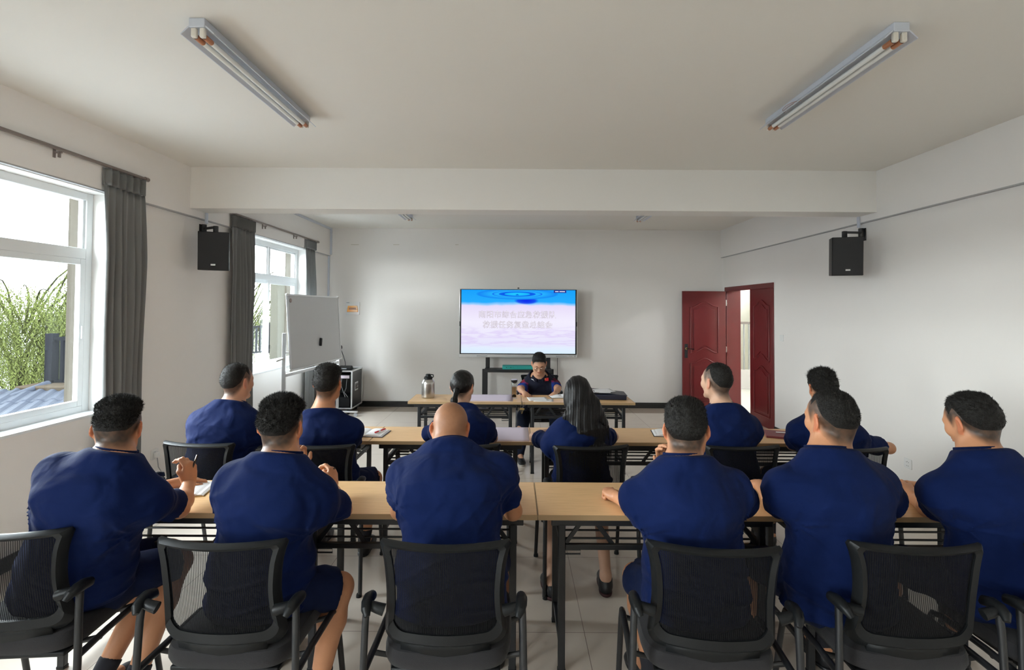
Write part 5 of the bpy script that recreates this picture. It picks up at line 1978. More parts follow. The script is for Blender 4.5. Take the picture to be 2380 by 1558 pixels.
def person(sp):
    """build one seated person; see the specs below"""
    SHIRT_ID[0] += 1
    sid = sp.get('seed', SHIRT_ID[0] * 1.37)
    S = sp.get('S', 1.0)
    g = sp.get('g', 1.0)
    fem = sp.get('fem', False)
    h = sp.get('h', 0.0055)
    yaw = math.radians(sp.get('yaw', 0))
    Hp, N = Vector(sp['hip']), Vector(sp['neck'])
    up = nrm_(N - Hp)
    rt = Vector((math.cos(yaw), math.sin(yaw), 0))
    rt = nrm_(rt - up * rt.dot(up))
    fw = up.cross(rt)
    L = (N - Hp).length
    hunch = sp.get('hunch', 0.02)
    sh = (sp.get('sh', 0.175 if not fem else 0.160) - 0.012) * S
    Q = lambda a, b, c: Hp + rt * a + fw * b + up * c
    Wp, Cp, Sp = Q(0, -hunch * 0.6, 0.30 * L), Q(0, -hunch, 0.66 * L), Q(0, -hunch * 0.1 + 0.008, 0.885 * L)
    HC = Vector(sp['head'])
    hy, hpi, hr = [math.radians(a) for a in sp.get('look', (0, 0, 0))]
    R = Matrix.Rotation(hy, 3, 'Z') @ Matrix.Rotation(-hpi, 3, 'X') @ Matrix.Rotation(hr, 3, 'Y')
    hs = sp.get('hs', 1.0) * (0.95 if fem else 1.0)
    armf = sp.get('armf', 0.018)
    shj = [Q(s * sh, armf + sp.get('shf', [0, 0])[i], 0.885 * L - 0.092 + sp.get('shz', [0, 0])[i]) for i, s in enumerate((-1, 1))]
    el, wr = [Vector(v) for v in sp['elbow']], [Vector(v) for v in sp['wrist']]
    kn, an = [Vector(v) for v in sp['knee']], [Vector(v) for v in sp['ankle']]
    ga = sp.get('ga', 1.0) * (0.84 if fem else 1.0)
    hipj = [Q(s * 0.092, 0.0, -0.015) for s in (-1, 1)]
    gl = sp.get('gl', 1.0) * (0.92 if fem else 1.0)

    # ---- the body: one continuous surface
    b = SDF()
    tw = 0.90 if fem else 1.0
    b.ecap(Q(0, 0.0, -0.02), Wp, (0.170 * g, 0.118 * g), (0.146 * g * tw, 0.108 * g * tw), rt, fw, 0.05)
    b.ecap(Wp, Cp, (0.146 * g * tw, 0.108 * g * tw), (0.162 * g * tw, 0.116 * g * tw), rt, fw, 0.05)
    b.ecap(Cp, Sp, (0.162 * g * tw, 0.116 * g * tw), (0.120 * tw, 0.080 * tw), rt, fw, 0.05)
    nb_ = N + fw * 0.030 - up * 0.03
    nk = HC + R @ (Vector((0, -0.022, -0.052)) * hs)
    nr = (0.047 if fem else 0.057) * sp.get('nk', 1.0)
    b.cap(nb_, nk, nr * 1.06, nr * 0.98, 0.035)
    b.cap(nb_ - up * 0.02, nb_ + (nk - nb_) * 0.3, nr * 1.10, nr * 1.02, 0.04)
    for i in (0, 1):
        b.cap(nb_ - up * 0.015, shj[i] + up * 0.008, 0.045 * S, 0.040 * S, 0.05)
        b.cap(shj[i], shj[i] + (el[i] - shj[i]) * 0.35, 0.053 * ga, 0.048 * ga, 0.04)
        m_ = shj[i] + (el[i] - shj[i]) * 0.55
        b.cap(shj[i] + (el[i] - shj[i]) * 0.3, m_, 0.050 * ga, 0.046 * ga, 0.03)
        b.cap(m_, el[i], 0.046 * ga, 0.037 * ga, 0.025)
        fm_ = el[i] + (wr[i] - el[i]) * 0.3
        b.cap(el[i], fm_, 0.037 * ga, 0.042 * ga, 0.02)
        b.cap(fm_, wr[i], 0.041 * ga, 0.0255 * ga, 0.02)
    hd = sp.get('hand', ['relaxed', 'relaxed'])
    hdir = sp.get('hdir', [None, None])
    hpn = sp.get('palm', [(0, 0, -1), (0, 0, -1)])
    hands = []
    for i in (0, 1):
        d = Vector(hdir[i]) if hdir[i] is not None else (wr[i] - el[i])
        # palm down: thumb lies on the inner side
        dn, nn = nrm_(d), Vector(hpn[i])
        s_ = dn.cross(nn)
        inner = (Vector(wr[1 - i]) - Vector(wr[i]))
        th = sp.get('thumb', [None, None])[i]
        if th is None:
            lat = rt if i == 0 else -rt
            th = 1 if s_.dot(lat) > 0 else -1
        hands.append(add_hand(b, wr[i], d, hpn[i], th, hd[i], sp.get('hsc', 1.0) * (0.9 if fem else 1.0)))
    head_prims(b, HC, R, hs, True, fem)
    if not sp.get('nolegs'):
        for i in (0, 1):
            b.cap(hipj[i], kn[i], 0.084 * gl, 0.056 * gl, 0.03)
            cf = kn[i] + (an[i] - kn[i]) * 0.32
            cb = Vector((0, -0.012, 0))
            b.cap(kn[i], cf + cb, 0.053 * gl, 0.056 * gl, 0.03)
            b.cap(cf + cb, an[i], 0.055 * gl, 0.036 * gl, 0.03)
            tdir = Vector(sp.get('toe', [(0, 1, 0), (0, 1, 0)])[i])
            tdir = nrm_(Vector((tdir.x, tdir.y, 0)))
            b.cap(an[i] + Vector((0, 0, -0.03)) - tdir * 0.015, an[i] + Vector((0, 0, -0.045)) + tdir * 0.10, 0.034, 0.026, 0.03)
    V, F = b.mesh(h)
    Rm = np.array([[R[i][j] for j in range(3)] for i in range(3)], dtype=np.float32)
    q = ((V - A3(HC)) @ Rm) / hs
    base = np.array(sp.get('skin', (0.52, 0.245, 0.130)), dtype=np.float32)
    tint = np.repeat(base[None], len(V), 0)
    nearh = (np.linalg.norm(q - np.array((0, -0.01, 0.01)), axis=1) < 0.15)
    earm = nearh & (np.abs(q[:, 0]) > 0.079) & (np.abs(q[:, 2]) < 0.045) & (np.abs(q[:, 1]) < 0.045)
    tint[earm] *= np.array((1.08, 0.80, 0.76))
    lips = nearh & (np.abs(q[:, 0]) < 0.024) & (q[:, 2] > -0.070) & (q[:, 2] < -0.047) & (q[:, 1] > 0.085)
    tint[lips] *= np.array((0.85, 0.60, 0.60))
    eye = nearh & (np.abs(np.abs(q[:, 0]) - 0.031) < 0.0125) & (np.abs(q[:, 2] + 0.004) < 0.0016 + h * 0.3) & (q[:, 1] > 0.07)
    tint[eye] *= 0.25
    st = sp.get('hair')
    stub = sp.get('stub', 0.75)
    Lh = hairline(q)
    l0_ = (st or {}).get('L0', 0.03)
    mk = (sstep(-0.016, max(0.03, l0_ * 0.6), Lh) ** 0.75 * min(0.97, stub * 1.12) * nearh * (np.abs(q[:, 0]) < 0.081)).astype(np.float32)
    mk = mk * (1 - sstep(0.03, 0.07, q[:, 1]) * (q[:, 2] < 0.03))
    mk *= (0.95 + 0.05 * wob(q, 120.0, sid)).astype(np.float32)
    tint = tint * (1 - mk[:, None]) + np.array((0.026, 0.020, 0.016)) * mk[:, None]
    o = np_mesh('person', V, F, M['skin'], None, tint)
    tag(o, sp['label'], 'person', sp.get('group'))

    # ---- hair
    if st:
        make_hair(o, HC, R, hs, st, o, sid)
    # brows
    if sp.get('brows'):
        for s in (-1, 1):
            pts = [HC + R @ (Vector((s * x, y, z)) * hs) for x, y, z in ((0.014, 0.0965, 0.027), (0.030, 0.092, 0.031), (0.046, 0.080, 0.026))]
            MB().tube(pts, [0.0022, 0.0030, 0.0012], 8).build('eyebrow', M['hair'], o, smooth=True)

    # ---- shirt
    ins = sp.get('loose', 1.0)
    c_ = SDF()
    lo_ = 0.014 * ins
    tg_ = 0.93 if fem else 1.0
    wz = sp.get('waist', 1.0)
    c_.ecap(Q(0, 0.0, -0.06), Q(0, -hunch * 0.3, 0.16 * L), (0.182 * g * tg_ * wz + lo_, 0.132 * g + lo_), (0.170 * g * tg_ * wz + lo_, 0.128 * g * tg_ + lo_), rt, fw, 0.05)
    c_.ecap(Q(0, -hunch * 0.3, 0.16 * L), Cp, (0.168 * g * tg_ * wz + lo_, 0.126 * g * tg_ + lo_), (0.168 * g * tg_ + lo_, 0.122 * g * tg_ + lo_), rt, fw, 0.05)
    c_.ecap(Cp, Sp, (0.168 * g * tg_ + lo_, 0.122 * g * tg_ + lo_), (0.124 * tg_ + lo_, 0.082 + lo_), rt, fw, 0.05)
    slv = sp.get('sleeve', 0.70)
    for i in (0, 1):
        c_.cap(nb_ - up * 0.024 - fw * 0.008, shj[i] + up * 0.012, 0.050 * S + 0.004, 0.050 * S + lo_ * 0.8, 0.07)
        c_.cap(shj[i], shj[i] - up * 0.03 - rt * ((-1, 1)[i] * 0.03), 0.054 * ga + lo_ * 0.5, 0.056 * ga + lo_ * 0.5, 0.06)
        ax = el[i] - shj[i]
        e_ = shj[i] + ax * slv
        ad = nrm_(ax)
        e2 = e_ + ad * 0.09
        gs = SDF()
        ra, rb = 0.051 * ga + lo_ * 0.5, 0.058 * ga + lo_ * 0.9
        c_.cap(Cp + rt * ((-1, 1)[i] * 0.075) + up * 0.03, shj[i] - up * 0.01, 0.070 * min(g, 1.1) + lo_, 0.054 + lo_ * 0.6, 0.07)
        gs.cap(shj[i], e2, ra, rb + 0.004, 0.02)
        gs.cut(e_, ad, 0.006)
        gs.cap(e_ - ad * 0.005 + ad * (rb - 0.013), e_ + ad * 0.09, rb - 0.013, rb - 0.010, 0.004, 's')
        c_.group(gs, 0.028)
    pk = [shj[i] - up * 0.105 - fw * 0.03 + rt * (s * 0.012) for i, s in enumerate((-1, 1))]
    rtn, upn, fwn, hp0 = A3(rt), A3(up), A3(fw), A3(Hp)
    fa = sp.get('folds', 1.0) * 2.1

    def folds(P, D):
        v = P - hp0
        u, w_, z_ = v @ rtn, v @ fwn, v @ upn
        rg_ = lambda x: (1 - np.abs(np.sin(x))) ** 2.2
        m0 = 0.5 + 0.5 * np.sin(6.3 * u + 4.1 * z_ + sid * 2.3 + 1.4 * np.sin(7 * z_ + sid))
        d = 0.0020 * np.sin(17 * u + 9 * z_ + 2.2 * np.sin(13 * z_ + sid))
        # drag lines over the back
        d = d + 0.0040 * m0 * rg_(17 * z_ + 10 * u * np.sin(sid * 3) + 1.2 * np.sin(9 * u + sid)) * (1 - sstep(0.40, 0.52, z_))
        d = d + 0.0026 * (1 - m0) * rg_(13 * z_ - 19 * u + 1.5 * np.sin(11 * z_ + sid)) * (1 - sstep(0.38, 0.50, z_))
        lowm = 1 - sstep(0.04, 0.22, z_)
        d = d + 0.0065 * lowm * (0.4 + 0.6 * m0) * rg_(30 * z_ + 2.4 * np.sin(6.5 * u + sid) + sid)
        for i, s in enumerate((-1, 1)):
            a = A3(pk[i])
            r3 = P - a
            rr = np.sqrt((r3 * r3).sum(-1))
            uu, zz = (r3 @ rtn) * -s, r3 @ upn
            an_ = np.arctan2(zz, uu)
            d = d + 0.0058 * np.exp(-(rr / 0.16) ** 2) * (rg_(an_ * 3.1 + 8 * rr + sid) - 0.3) * sstep(0.02, 0.07, rr)
            sj, ad = A3(shj[i]), A3(nrm_(el[i] - shj[i]))
            ta = (P - sj) @ ad
            rad = np.sqrt(np.maximum(((P - sj) ** 2).sum(-1) - ta * ta, 0))
            hl_ = (el[i] - shj[i]).length * slv
            m2 = sstep(0.04, 0.10, ta) * (1 - sstep(0.10, 0.14, rad)) * (1 - 0.85 * sstep(hl_ - 0.05, hl_ - 0.01, ta))
            d = d + 0.0046 * m2 * (rg_(23 * ta + 2.6 * np.sin(13 * (P @ rtn) + 11 * (P @ fwn) + sid)) - 0.35)
            # sewn seam where the sleeve is set in
            d = d - 0.0016 * np.exp(-((ta - 0.035) / 0.006) ** 2) * (1 - sstep(0.11, 0.15, rad)) * sstep(-0.02, 0.03, (P - sj) @ rtn * s + 0.03)
        return D - d * fa
    c_.fn(folds)
    # neckline and hem
    cn = nrm_((nk - nb_))
    ring_c = nb_ + cn * 0.022 + up * 0.004
    cnn = nrm_(up * 0.80 + fw * sp.get('ctilt', 0.26) + cn * 0.20)
    nrr = nr * 1.10 + 0.009
    c_.cap(nb_ - up * 0.02, ring_c + cnn * 0.02, nrr + 0.010, nrr + 0.0045, 0.04)
    c_.cap(ring_c - cnn * 0.03, ring_c + cnn * 0.16, nrr - 0.004, nrr + 0.02, 0.004, 's')
    rc_, cn_ = A3(ring_c + cnn * 0.012), A3(cnn)

    def neck_cut(P, D):
        v = P - rc_
        hgt = v @ cn_
        rad_ = np.sqrt(np.maximum((v * v).sum(-1) - hgt * hgt, 0))
        return np.where(rad_ < 0.115, smax(D, hgt, 0.012), D)
    c_.fn(neck_cut)
    c_.cut(Q(0, 0, -0.105), -up, 0.01)
    c_.cut(Vector((0, 0, 0.502)), (0, 0, -1), 0.01)
    hc2 = sp.get('hc', h * 1.25)
    V, F = c_.mesh(hc2)
    col = np.array(sp.get('shirt', NAVY), dtype=np.float32)
    tc_ = np.repeat(col[None], len(V), 0)
    if sp.get('sleeve_print'):
        for i in (0, 1):
            sj, ad = A3(shj[i]), A3(nrm_(el[i] - shj[i]))
            Ls = (el[i] - shj[i]).length * slv
            ta = ((V - sj) @ ad) / Ls
            rad = np.linalg.norm(V - sj - ((V - sj) @ ad)[:, None] * ad, axis=1)
            m2 = (rad < 0.105) & (ta > -0.15) & ((V - A3(shj[i])) @ rtn * (-1 if i == 0 else 1) > -0.035)
            wv = 0.5 + 0.5 * wob(V, 42.0, sid)
            red = np.array((0.20, 0.015, 0.03))
            blu = np.array((0.012, 0.035, 0.20))
            tt = sstep(0.38, 0.62, ta + 0.12 * (wv - 0.5))[:, None]
            cc = red * (1 - tt) + blu * tt
            mmask = (m2 * sstep(0.25, 0.5, wv + 0.5 * (ta > 0.45)) * sstep(-0.15, 0.1, ta))[:, None]
            tc_ = tc_ * (1 - mmask) + cc * mmask
    sh_o = np_mesh(sp.get('shirt_name', 't_shirt'), V, F, M['cloth'], o, tc_)
    # ribbed collar band
    ex = nrm_(rt - cnn * rt.dot(cnn))
    ey = cnn.cross(ex)
    kc = sp.get('collar', 'crew')
    if kc == 'crew':
        pts = [ring_c + cnn * (0.004 - 0.004) + (ex * math.cos(a) + ey * math.sin(a)) * (nrr + 0.0022) for a in [2 * PI * k / 36 for k in range(37)]]
        mbk = MB()
        for off, er in ((0.006, 0.0050), (0.012, 0.0050), (0.017, 0.0040)):
            mbk.tube([p + cnn * off for p in pts], er, 8, cap=False)
        V2 = np.array(mbk.v, dtype=np.float32)
        F2 = np.array(mbk.f)
        np_mesh('collar_band', V2, F2, M['cloth'], o, np.repeat((col * 0.8)[None], len(V2), 0))
    elif kc == 'polo':
        mbk = MB()
        rows = []
        for j, (rr_, hh_) in enumerate(((nrr - 0.004, 0.020), (nrr - 0.002, 0.028), (nrr + 0.003, 0.026), (nrr + 0.011, 0.012), (nrr + 0.018, 0.000))):
            row = []
            for k in range(33):
                a = PI / 2 + math.radians(18) + (2 * PI - math.radians(36)) * k / 32
                open_ = 1 + 0.16 * max(0, math.sin(a)) * (j / 4)
                row.append(ring_c + (ex * math.cos(a) + ey * math.sin(a)) * rr_ * open_ + cnn * (hh_ + 0.008 - 0.032 * max(0, math.sin(a)) ** 2))
            rows.append(row)
        mbk.grid(rows)
        V2 = np.array([tuple(p) for p in mbk.v], dtype=np.float32)
        co = np_mesh('collar', V2, np.array(mbk.f), M['cloth'], o, np.repeat((col * 0.8)[None], len(V2), 0))
        md = co.modifiers.new('thickness', 'SOLIDIFY')
        md.thickness = 0.004
    if sp.get('nolegs'):
        return o, dict(HC=HC, R=R, hs=hs, hands=hands, shirt=sh_o, Q=Q)

    # ---- shorts or trousers
    t_ = SDF()
    pl_ = sp.get('legwear', 'shorts')
    pc = np.array(sp.get('pants', (0.006, 0.012, 0.045)), dtype=np.float32)
    t_.ecap(Q(0, 0.01, -0.03), Q(0, 0.01, 0.06), (0.176 * g + 0.010, 0.126 * g + 0.010), (0.160 * g + 0.008, 0.118 * g + 0.008), rt, fw, 0.05)
    for i in (0, 1):
        gs = SDF()
        ax = kn[i] - hipj[i]
        ad = nrm_(ax)
        if pl_ == 'shorts':
            e_ = hipj[i] + ax * sp.get('short_len', 0.93)
            gs.cap(hipj[i], e_ + ad * 0.08, 0.100 * gl, 0.078 * gl, 0.02)
            gs.cut(e_, ad, 0.006)
            gs.cap(e_ - ad * 0.012, e_ + ad * 0.06, 0.068 * gl, 0.068 * gl, 0.004, 's')
        else:
            gs.cap(hipj[i], kn[i], 0.098 * gl, 0.072 * gl, 0.03)
            gs.cap(kn[i], kn[i] + (an[i] - kn[i]) * 0.45, 0.070 * gl, 0.068 * gl, 0.03)
            gs.cap(kn[i] + (an[i] - kn[i]) * 0.45, an[i] + (an[i] - kn[i]) * 0.02, 0.068 * gl, 0.056 * gl, 0.03)
        t_.group(gs, 0.03)

    def pf(P, D):
        d = 0.0035 * np.sin(38 * (P @ fwn) + 2.5 * np.sin(22 * (P @ rtn) + sid)) + 0.002 * wob(P, 26.0, sid)
        return D - d
    t_.fn(pf)
    V, F = t_.mesh(sp.get('hp', h * 1.45))
    np_mesh('shorts' if pl_ == 'shorts' else 'trousers', V, F, M['cloth'], o, np.repeat(pc[None], len(V), 0))
    # ---- socks and shoes
    for i in (0, 1):
        tdir = Vector(sp.get('toe', [(0, 1, 0), (0, 1, 0)])[i])
        tdir = nrm_(Vector((tdir.x, tdir.y, 0)))
        sdv = Vector((tdir.y, -tdir.x, 0))
        a = an[i]
        f0 = Vector((a.x, a.y, sp.get('lift', [0, 0])[i]))
        s_ = SDF()
        Rz = Matrix((sdv, tdir, Vector((0, 0, 1)))).transposed()
        s_.ell(f0 + tdir * -0.012 + Vector((0, 0, 0.040)), (0.036, 0.050, 0.052), Rz, 0.03)
        s_.ell(f0 + tdir * 0.085 + Vector((0, 0, 0.028)), (0.044, 0.095, 0.040), Rz, 0.03)
        s_.ell(f0 + tdir * 0.155 + Vector((0, 0, 0.022)), (0.042, 0.052, 0.030), Rz, 0.02)
        s_.cap(f0 + Vector((0, 0, 0.05)), f0 + Vector((0, 0, 0.085)), 0.042, 0.042, 0.02)
        s_.cut(f0 + Vector((0, 0, 0.092)), (0, 0, 1), 0.004)
        s_.cut(f0 + Vector((0, 0, 0.010)), (0, 0, -1), 0.003)
        V, F = s_.mesh(0.006)
        so = np_mesh('shoe', V, F, M['leather'], o)
        u_ = SDF()
        u_.ell(f0 + tdir * -0.010 + Vector((0, 0, 0.010)), (0.040, 0.056, 0.030), Rz, 0.03)
        u_.ell(f0 + tdir * 0.105 + Vector((0, 0, 0.010)), (0.047, 0.108, 0.030), Rz, 0.03)
        u_.cut(f0 + Vector((0, 0, 0.018)), (0, 0, 1), 0.003)
        u_.cut(f0 + Vector((0, 0, 0.0)), (0, 0, -1), 0.003)
        V, F = u_.mesh(0.006)
        np_mesh('sole', V, F, M[sp.get('sole', 'leather')], so)
        if pl_ == 'shorts' and sp.get('socks', True):
            k_ = SDF()
            dn = nrm_(kn[i] - a)
            k_.cap(a - dn * 0.03, a + dn * 0.09, 0.042 * gl, 0.046 * gl, 0.02)
            k_.cut(a + dn * 0.075, dn, 0.004)
            V, F = k_.mesh(0.007)
            np_mesh('sock', V, F, M['sock'], o)
    return o, dict(HC=HC, R=R, hs=hs, hands=hands, shirt=sh_o, Q=Q)

# ------------------------------------------------------------------ the thirteen people
T1, T2 = 2.365, 3.65         # near edges of the front and middle row tables
CREW = dict(T=0.020, side=0.005, L0=0.020, L1=0.05, amp=0.0014, fr=150.0, n=6500, len=0.012, mess=0.35, up=0.9)
CROP = dict(T=0.014, side=0.004, L0=0.030, L1=0.06, amp=0.0010, fr=190.0, n=5000, len=0.008, mess=0.3, up=0.8)
FULL = dict(T=0.020, side=0.009, L0=0.012, L1=0.06, amp=0.0022, fr=120.0, n=6500, len=0.016, mess=0.35, up=0.7)
def V3(p, z=None):
    return Vector((p[0], p[1], p[2] if z is None else z))


def row_legs(cx, y, w_=0.17, fx=0.0):
    kn = [(cx - w_ + fx, y + 0.44, 0.505), (cx + w_ + fx, y + 0.44, 0.505)]
    an = [(cx - w_ + fx, y + 0.42, 0.10), (cx + w_ + fx, y + 0.42, 0.10)]
    return kn, an


PEOPLE = []


def P_(name, **sp):
    PEOPLE.append((name, sp))


# front row, left to right
kn, an = row_legs(-1.62, 2.05, 0.18, 0.08)
kn[1] = V3(at(415, 1310, 2.40), 0.505)
an[1] = V3(at(312, 1500, 2.16), 0.10)
an[0] = V3(at(235, 1500, 2.20), 0.10)
P_('a', label='person in navy t-shirt at far left of front row holding a pen upright', hip=(-1.84, 2.11, 0.585), neck=at(262, 1058, 2.06), head=at(275, 996, 2.16), look=(20, 14, 3),
   yaw=3, g=1.10, sh=0.195, hunch=0.035, ga=1.02, elbow=[(-2.08, 2.33, 0.79), V3(at(418, 1184, 2.30))], wrist=[(-1.80, 2.66, 0.785), V3(at(440, 1122, 2.50))],
   hand=['relaxed', 'pen'], hdir=[None, (-0.05, 0.10, 1)], palm=[(0, 0, -1), (-0.95, 0.25, 0)], thumb=[None, None], hair=dict(CREW, T=0.025, side=0.003, L0=0.078, lift=1.0, n=8500), stub=0.92, stubw=0.040,
   knee=kn, ankle=an, toe=[(0, 1, 0), (-0.5, 0.8, 0)])
kn, an = row_legs(-0.98, 2.02, 0.17)
kn[1] = V3(at(790, 1318, 2.20), 0.50)
an[1] = V3(at(742, 1500, 2.17), 0.10)
P_('b', label='person in navy t-shirt, second from left in front row, pen in right hand', hip=(-1.045, 2.06, 0.585), neck=at(655, 1062, 2.04), head=at(655, 993, 2.13), look=(0, 12, 3),
   yaw=-2, g=1.04, sh=0.185, hunch=0.035, ga=1.0, elbow=[(-1.30, 2.33, 0.79), V3(at(797, 1186, 2.27))], wrist=[V3(at(690, 1100, 2.42)), V3(at(772, 1132, 2.56))],
   hand=['claw', 'pen'], hdir=[(0.05, 0.2, 1), (-0.15, 0.5, 0.65)], palm=[(0, -1, 0), (-0.8, 0.0, -0.5)], hair=dict(CREW, T=0.024, side=0.006, L0=0.060, amp=0.003, len=0.015, mess=0.5, lift=1.0, n=9000), stub=0.92, stubw=0.030,
   knee=kn, ankle=an, toe=[(0, 1, 0), (0.9, 0.4, 0)])
kn, an = row_legs(-0.25, 2.04)
P_('c', label='bald person in navy t-shirt bent over the front row table', hip=(-0.255, 2.08, 0.585), neck=at(1047, 1034, 2.20), head=at(1047, 997, 2.32), look=(-3, 40, 0),
   yaw=0, g=1.14, sh=0.215, shz=[0.028, 0.028], hunch=0.045, ga=1.06, nk=1.18, elbow=[V3(at(930, 1186, 2.22)), V3(at(1192, 1188, 2.27))], wrist=[(-0.36, 2.66, 0.785), (-0.12, 2.66, 0.785)],
   skin=(0.47, 0.215, 0.108), hair=None, stub=0.36, knee=kn, ankle=an)
kn, an = row_legs(0.72, 2.02)
kn[0] = V3(at(1478, 1322, 2.30), 0.50)
an[0] = V3(at(1512, 1480, 2.30), 0.10)
P_('d', label='person with thick black hair in navy t-shirt, left fist on front row table', hip=(0.735, 2.04, 0.585), neck=at(1588, 1068, 2.00), head=at(1594, 1000, 2.08), look=(-16, 14, -3),
   yaw=0, g=1.05, sh=0.195, hunch=0.035, ga=1.02, elbow=[V3(at(1488, 1188, 2.25)), V3(at(1738, 1176, 2.27))], wrist=[V3(at(1434, 1156, 2.50)), V3(at(1560, 1092, 2.30))],
   hand=['fist', 'claw'], hdir=[(-0.35, 0.8, 0.1), (-0.45, 0.05, 0.85)], palm=[(0, 0, -1), (0.3, -0.9, 0.3)], hair=dict(FULL, T=0.020, side=0.008, L0=0.045, len=0.011, mess=0.25, flow=(0.3, 0.5, 0)), stub=0.9, stubw=0.03,
   knee=kn, ankle=an, toe=[(-0.3, 1, 0), (0, 1, 0)])
kn, an = row_legs(1.34, 2.04)
P_('e', label='broad person in navy t-shirt, head turned left with close cropped hair', hip=(1.34, 2.07, 0.585), neck=at(1928, 1050, 2.06), head=at(1930, 976, 2.13), look=(14, 6, 0),
   yaw=2, g=1.10, sh=0.205, hunch=0.03, ga=1.04, nk=1.12, hs=1.03, elbow=[V3(at(1810, 1184, 2.27)), V3(at(2078, 1176, 2.27))], wrist=[V3(at(1768, 1130, 2.62)), (1.62, 2.66, 0.785)],
   hair=dict(CROP, T=0.010, side=0.0015, L0=0.062), stub=0.84, knee=kn, ankle=an)
kn, an = row_legs(2.0, 2.04)
P_('f', label='person in navy t-shirt at far right of front row looking down left', hip=(2.02, 2.07, 0.585), neck=at(2284, 1052, 2.08), head=at(2258, 984, 2.16), look=(12, 20, 0),
   yaw=4, g=1.07, sh=0.195, hunch=0.035, ga=1.05, elbow=[V3(at(2174, 1190, 2.27)), (2.42, 2.30, 0.79)], wrist=[V3(at(2124, 1160, 2.54)), (2.20, 2.66, 0.785)],
   hand=['relaxed', 'relaxed'], hdir=[(0.1, 0.6, 0.35), None], hair=dict(FULL, T=0.016, side=0.005, L0=0.045, flow=(0, 1.0, 0), len=0.014), stub=0.88, knee=kn, ankle=an)
# middle row
kn, an = row_legs(-1.90, 3.26)
P_('g', label='person in navy t-shirt beside the curtain, head turned to the right', hip=(-1.93, 3.24, 0.585), neck=at(540, 938, 3.30), head=at(553, 888, 3.36), look=(-24, 4, 0), h=0.0075,
   yaw=0, g=1.14, sh=0.19, hunch=0.03, elbow=[(-2.26, 3.55, 0.79), (-1.66, 3.58, 0.79)], wrist=[(-2.0, 3.86, 0.785), (-1.66, 3.90, 0.785)],
   hair=dict(CROP, T=0.012, side=0.003, L0=0.05, n=2600), stub=0.8, skin=(0.50, 0.27, 0.175), knee=kn, ankle=an)
kn, an = row_legs(-1.24, 3.22)
kn[1] = V3(at(868, 1112, 3.55), 0.51)
an[1] = (kn[1].x - 0.05, 3.52, 0.10)
P_('h', label='person in navy t-shirt wearing a brown neck cord, middle row', hip=(-1.21, 3.21, 0.585), neck=at(745, 956, 3.22), head=at(763, 892, 3.28), look=(-2, 2, 2), h=0.0075,
   yaw=0, g=1.04, sh=0.18, hunch=0.02, elbow=[(-1.46, 3.50, 0.79), V3(at(815, 1036, 3.38))], wrist=[(-1.3, 3.80, 0.785), (-1.22, 3.74, 0.79)],
   hair=dict(CREW, T=0.022, side=0.006, L0=0.045, n=3200, flow=(0.3, 0.2, 0)), stub=0.8, knee=kn, ankle=an, cord=True)
kn, an = row_legs(-0.36, 3.28, 0.12)
P_('i', label='person with black hair tied low, in navy t-shirt, middle row', hip=(-0.36, 3.25, 0.585), neck=at(1075, 950, 3.46), head=at(1075, 900, 3.55), look=(-18, 20, 0), h=0.0075, fem=True,
   yaw=-4, g=1.0, sh=0.165, hunch=0.04, elbow=[V3(at(990, 1010, 3.62)), V3(at(1146, 1018, 3.62))], wrist=[(-0.50, 3.90, 0.785), (-0.30, 3.92, 0.785)],
   hair=dict(FULL, T=0.010, side=0.006, L0=-0.004, n=0, amp=0.0010, fr=90.0, mat='hair_long'), tail=True, stub=0.8, knee=kn, ankle=an, skin=(0.56, 0.33, 0.225), legwear='trousers')
kn, an = row_legs(0.43, 3.27, 0.11)
kn[0], an[0] = (0.31, 3.62, 0.505), (0.31, 3.02, 0.12)
P_('j', label='person with very long straight black hair in blue t-shirt', hip=(0.44, 3.25, 0.585), neck=at(1336, 972, 3.28), head=at(1343, 915, 3.34), look=(-7, 10, 0), h=0.0075, fem=True,
   yaw=6, g=1.0, sh=0.165, hunch=0.03, elbow=[(0.14, 3.60, 0.80), (0.72, 3.62, 0.80)], wrist=[(0.30, 3.86, 0.785), (0.55, 3.88, 0.785)],
   hair=None, long=True, stub=0.9, knee=[(0.30, 3.60, 0.505), (0.60, 3.62, 0.505)], ankle=[(0.225, 3.02, 0.10), (0.56, 3.06, 0.12)], skin=(0.56, 0.33, 0.225), legwear='shorts', short_len=0.96, socks=False, sole='dark_sole', pants=(0.008, 0.008, 0.010), toe=[(-0.1, 1, 0), (0.1, 1, 0)])
kn, an = row_legs(1.36, 3.24)
P_('k', label='person in navy t-shirt facing the open door, sides of head shaved', hip=(1.37, 3.22, 0.585), neck=at(1682, 944, 3.26), head=at(1664, 888, 3.32), look=(28, 0, 0), h=0.0075,
   yaw=2, g=1.02, sh=0.175, hunch=0.02, elbow=[(1.18, 3.55, 0.80), (1.62, 3.55, 0.80)], wrist=[(1.20, 3.86, 0.785), (1.50, 3.84, 0.785)],
   hair=dict(CROP, T=0.013, side=0.002, L0=0.068, n=2600), stub=0.80, skin=(0.58, 0.35, 0.24), knee=kn, ankle=an)
kn, an = row_legs(2.05, 3.26)
P_('l', label='person in navy t-shirt half hidden behind the broad one, elbows spread', hip=(2.05, 3.22, 0.585), neck=at(1922, 965, 3.36), head=at(1912, 903, 3.44), look=(-10, 22, 0), h=0.0075,
   yaw=4, g=1.12, sh=0.19, hunch=0.04, elbow=[V3(at(1842, 1034, 3.50)), V3(at(2066, 1042, 3.46))], wrist=[(2.16, 3.82, 0.785), (2.30, 3.86, 0.785)],
   hair=dict(FULL, T=0.024, side=0.008, n=3600, amp=0.004, len=0.022, mess=0.6, flow=(-0.5, 0.3, 0)), stub=0.8, knee=kn, ankle=an)
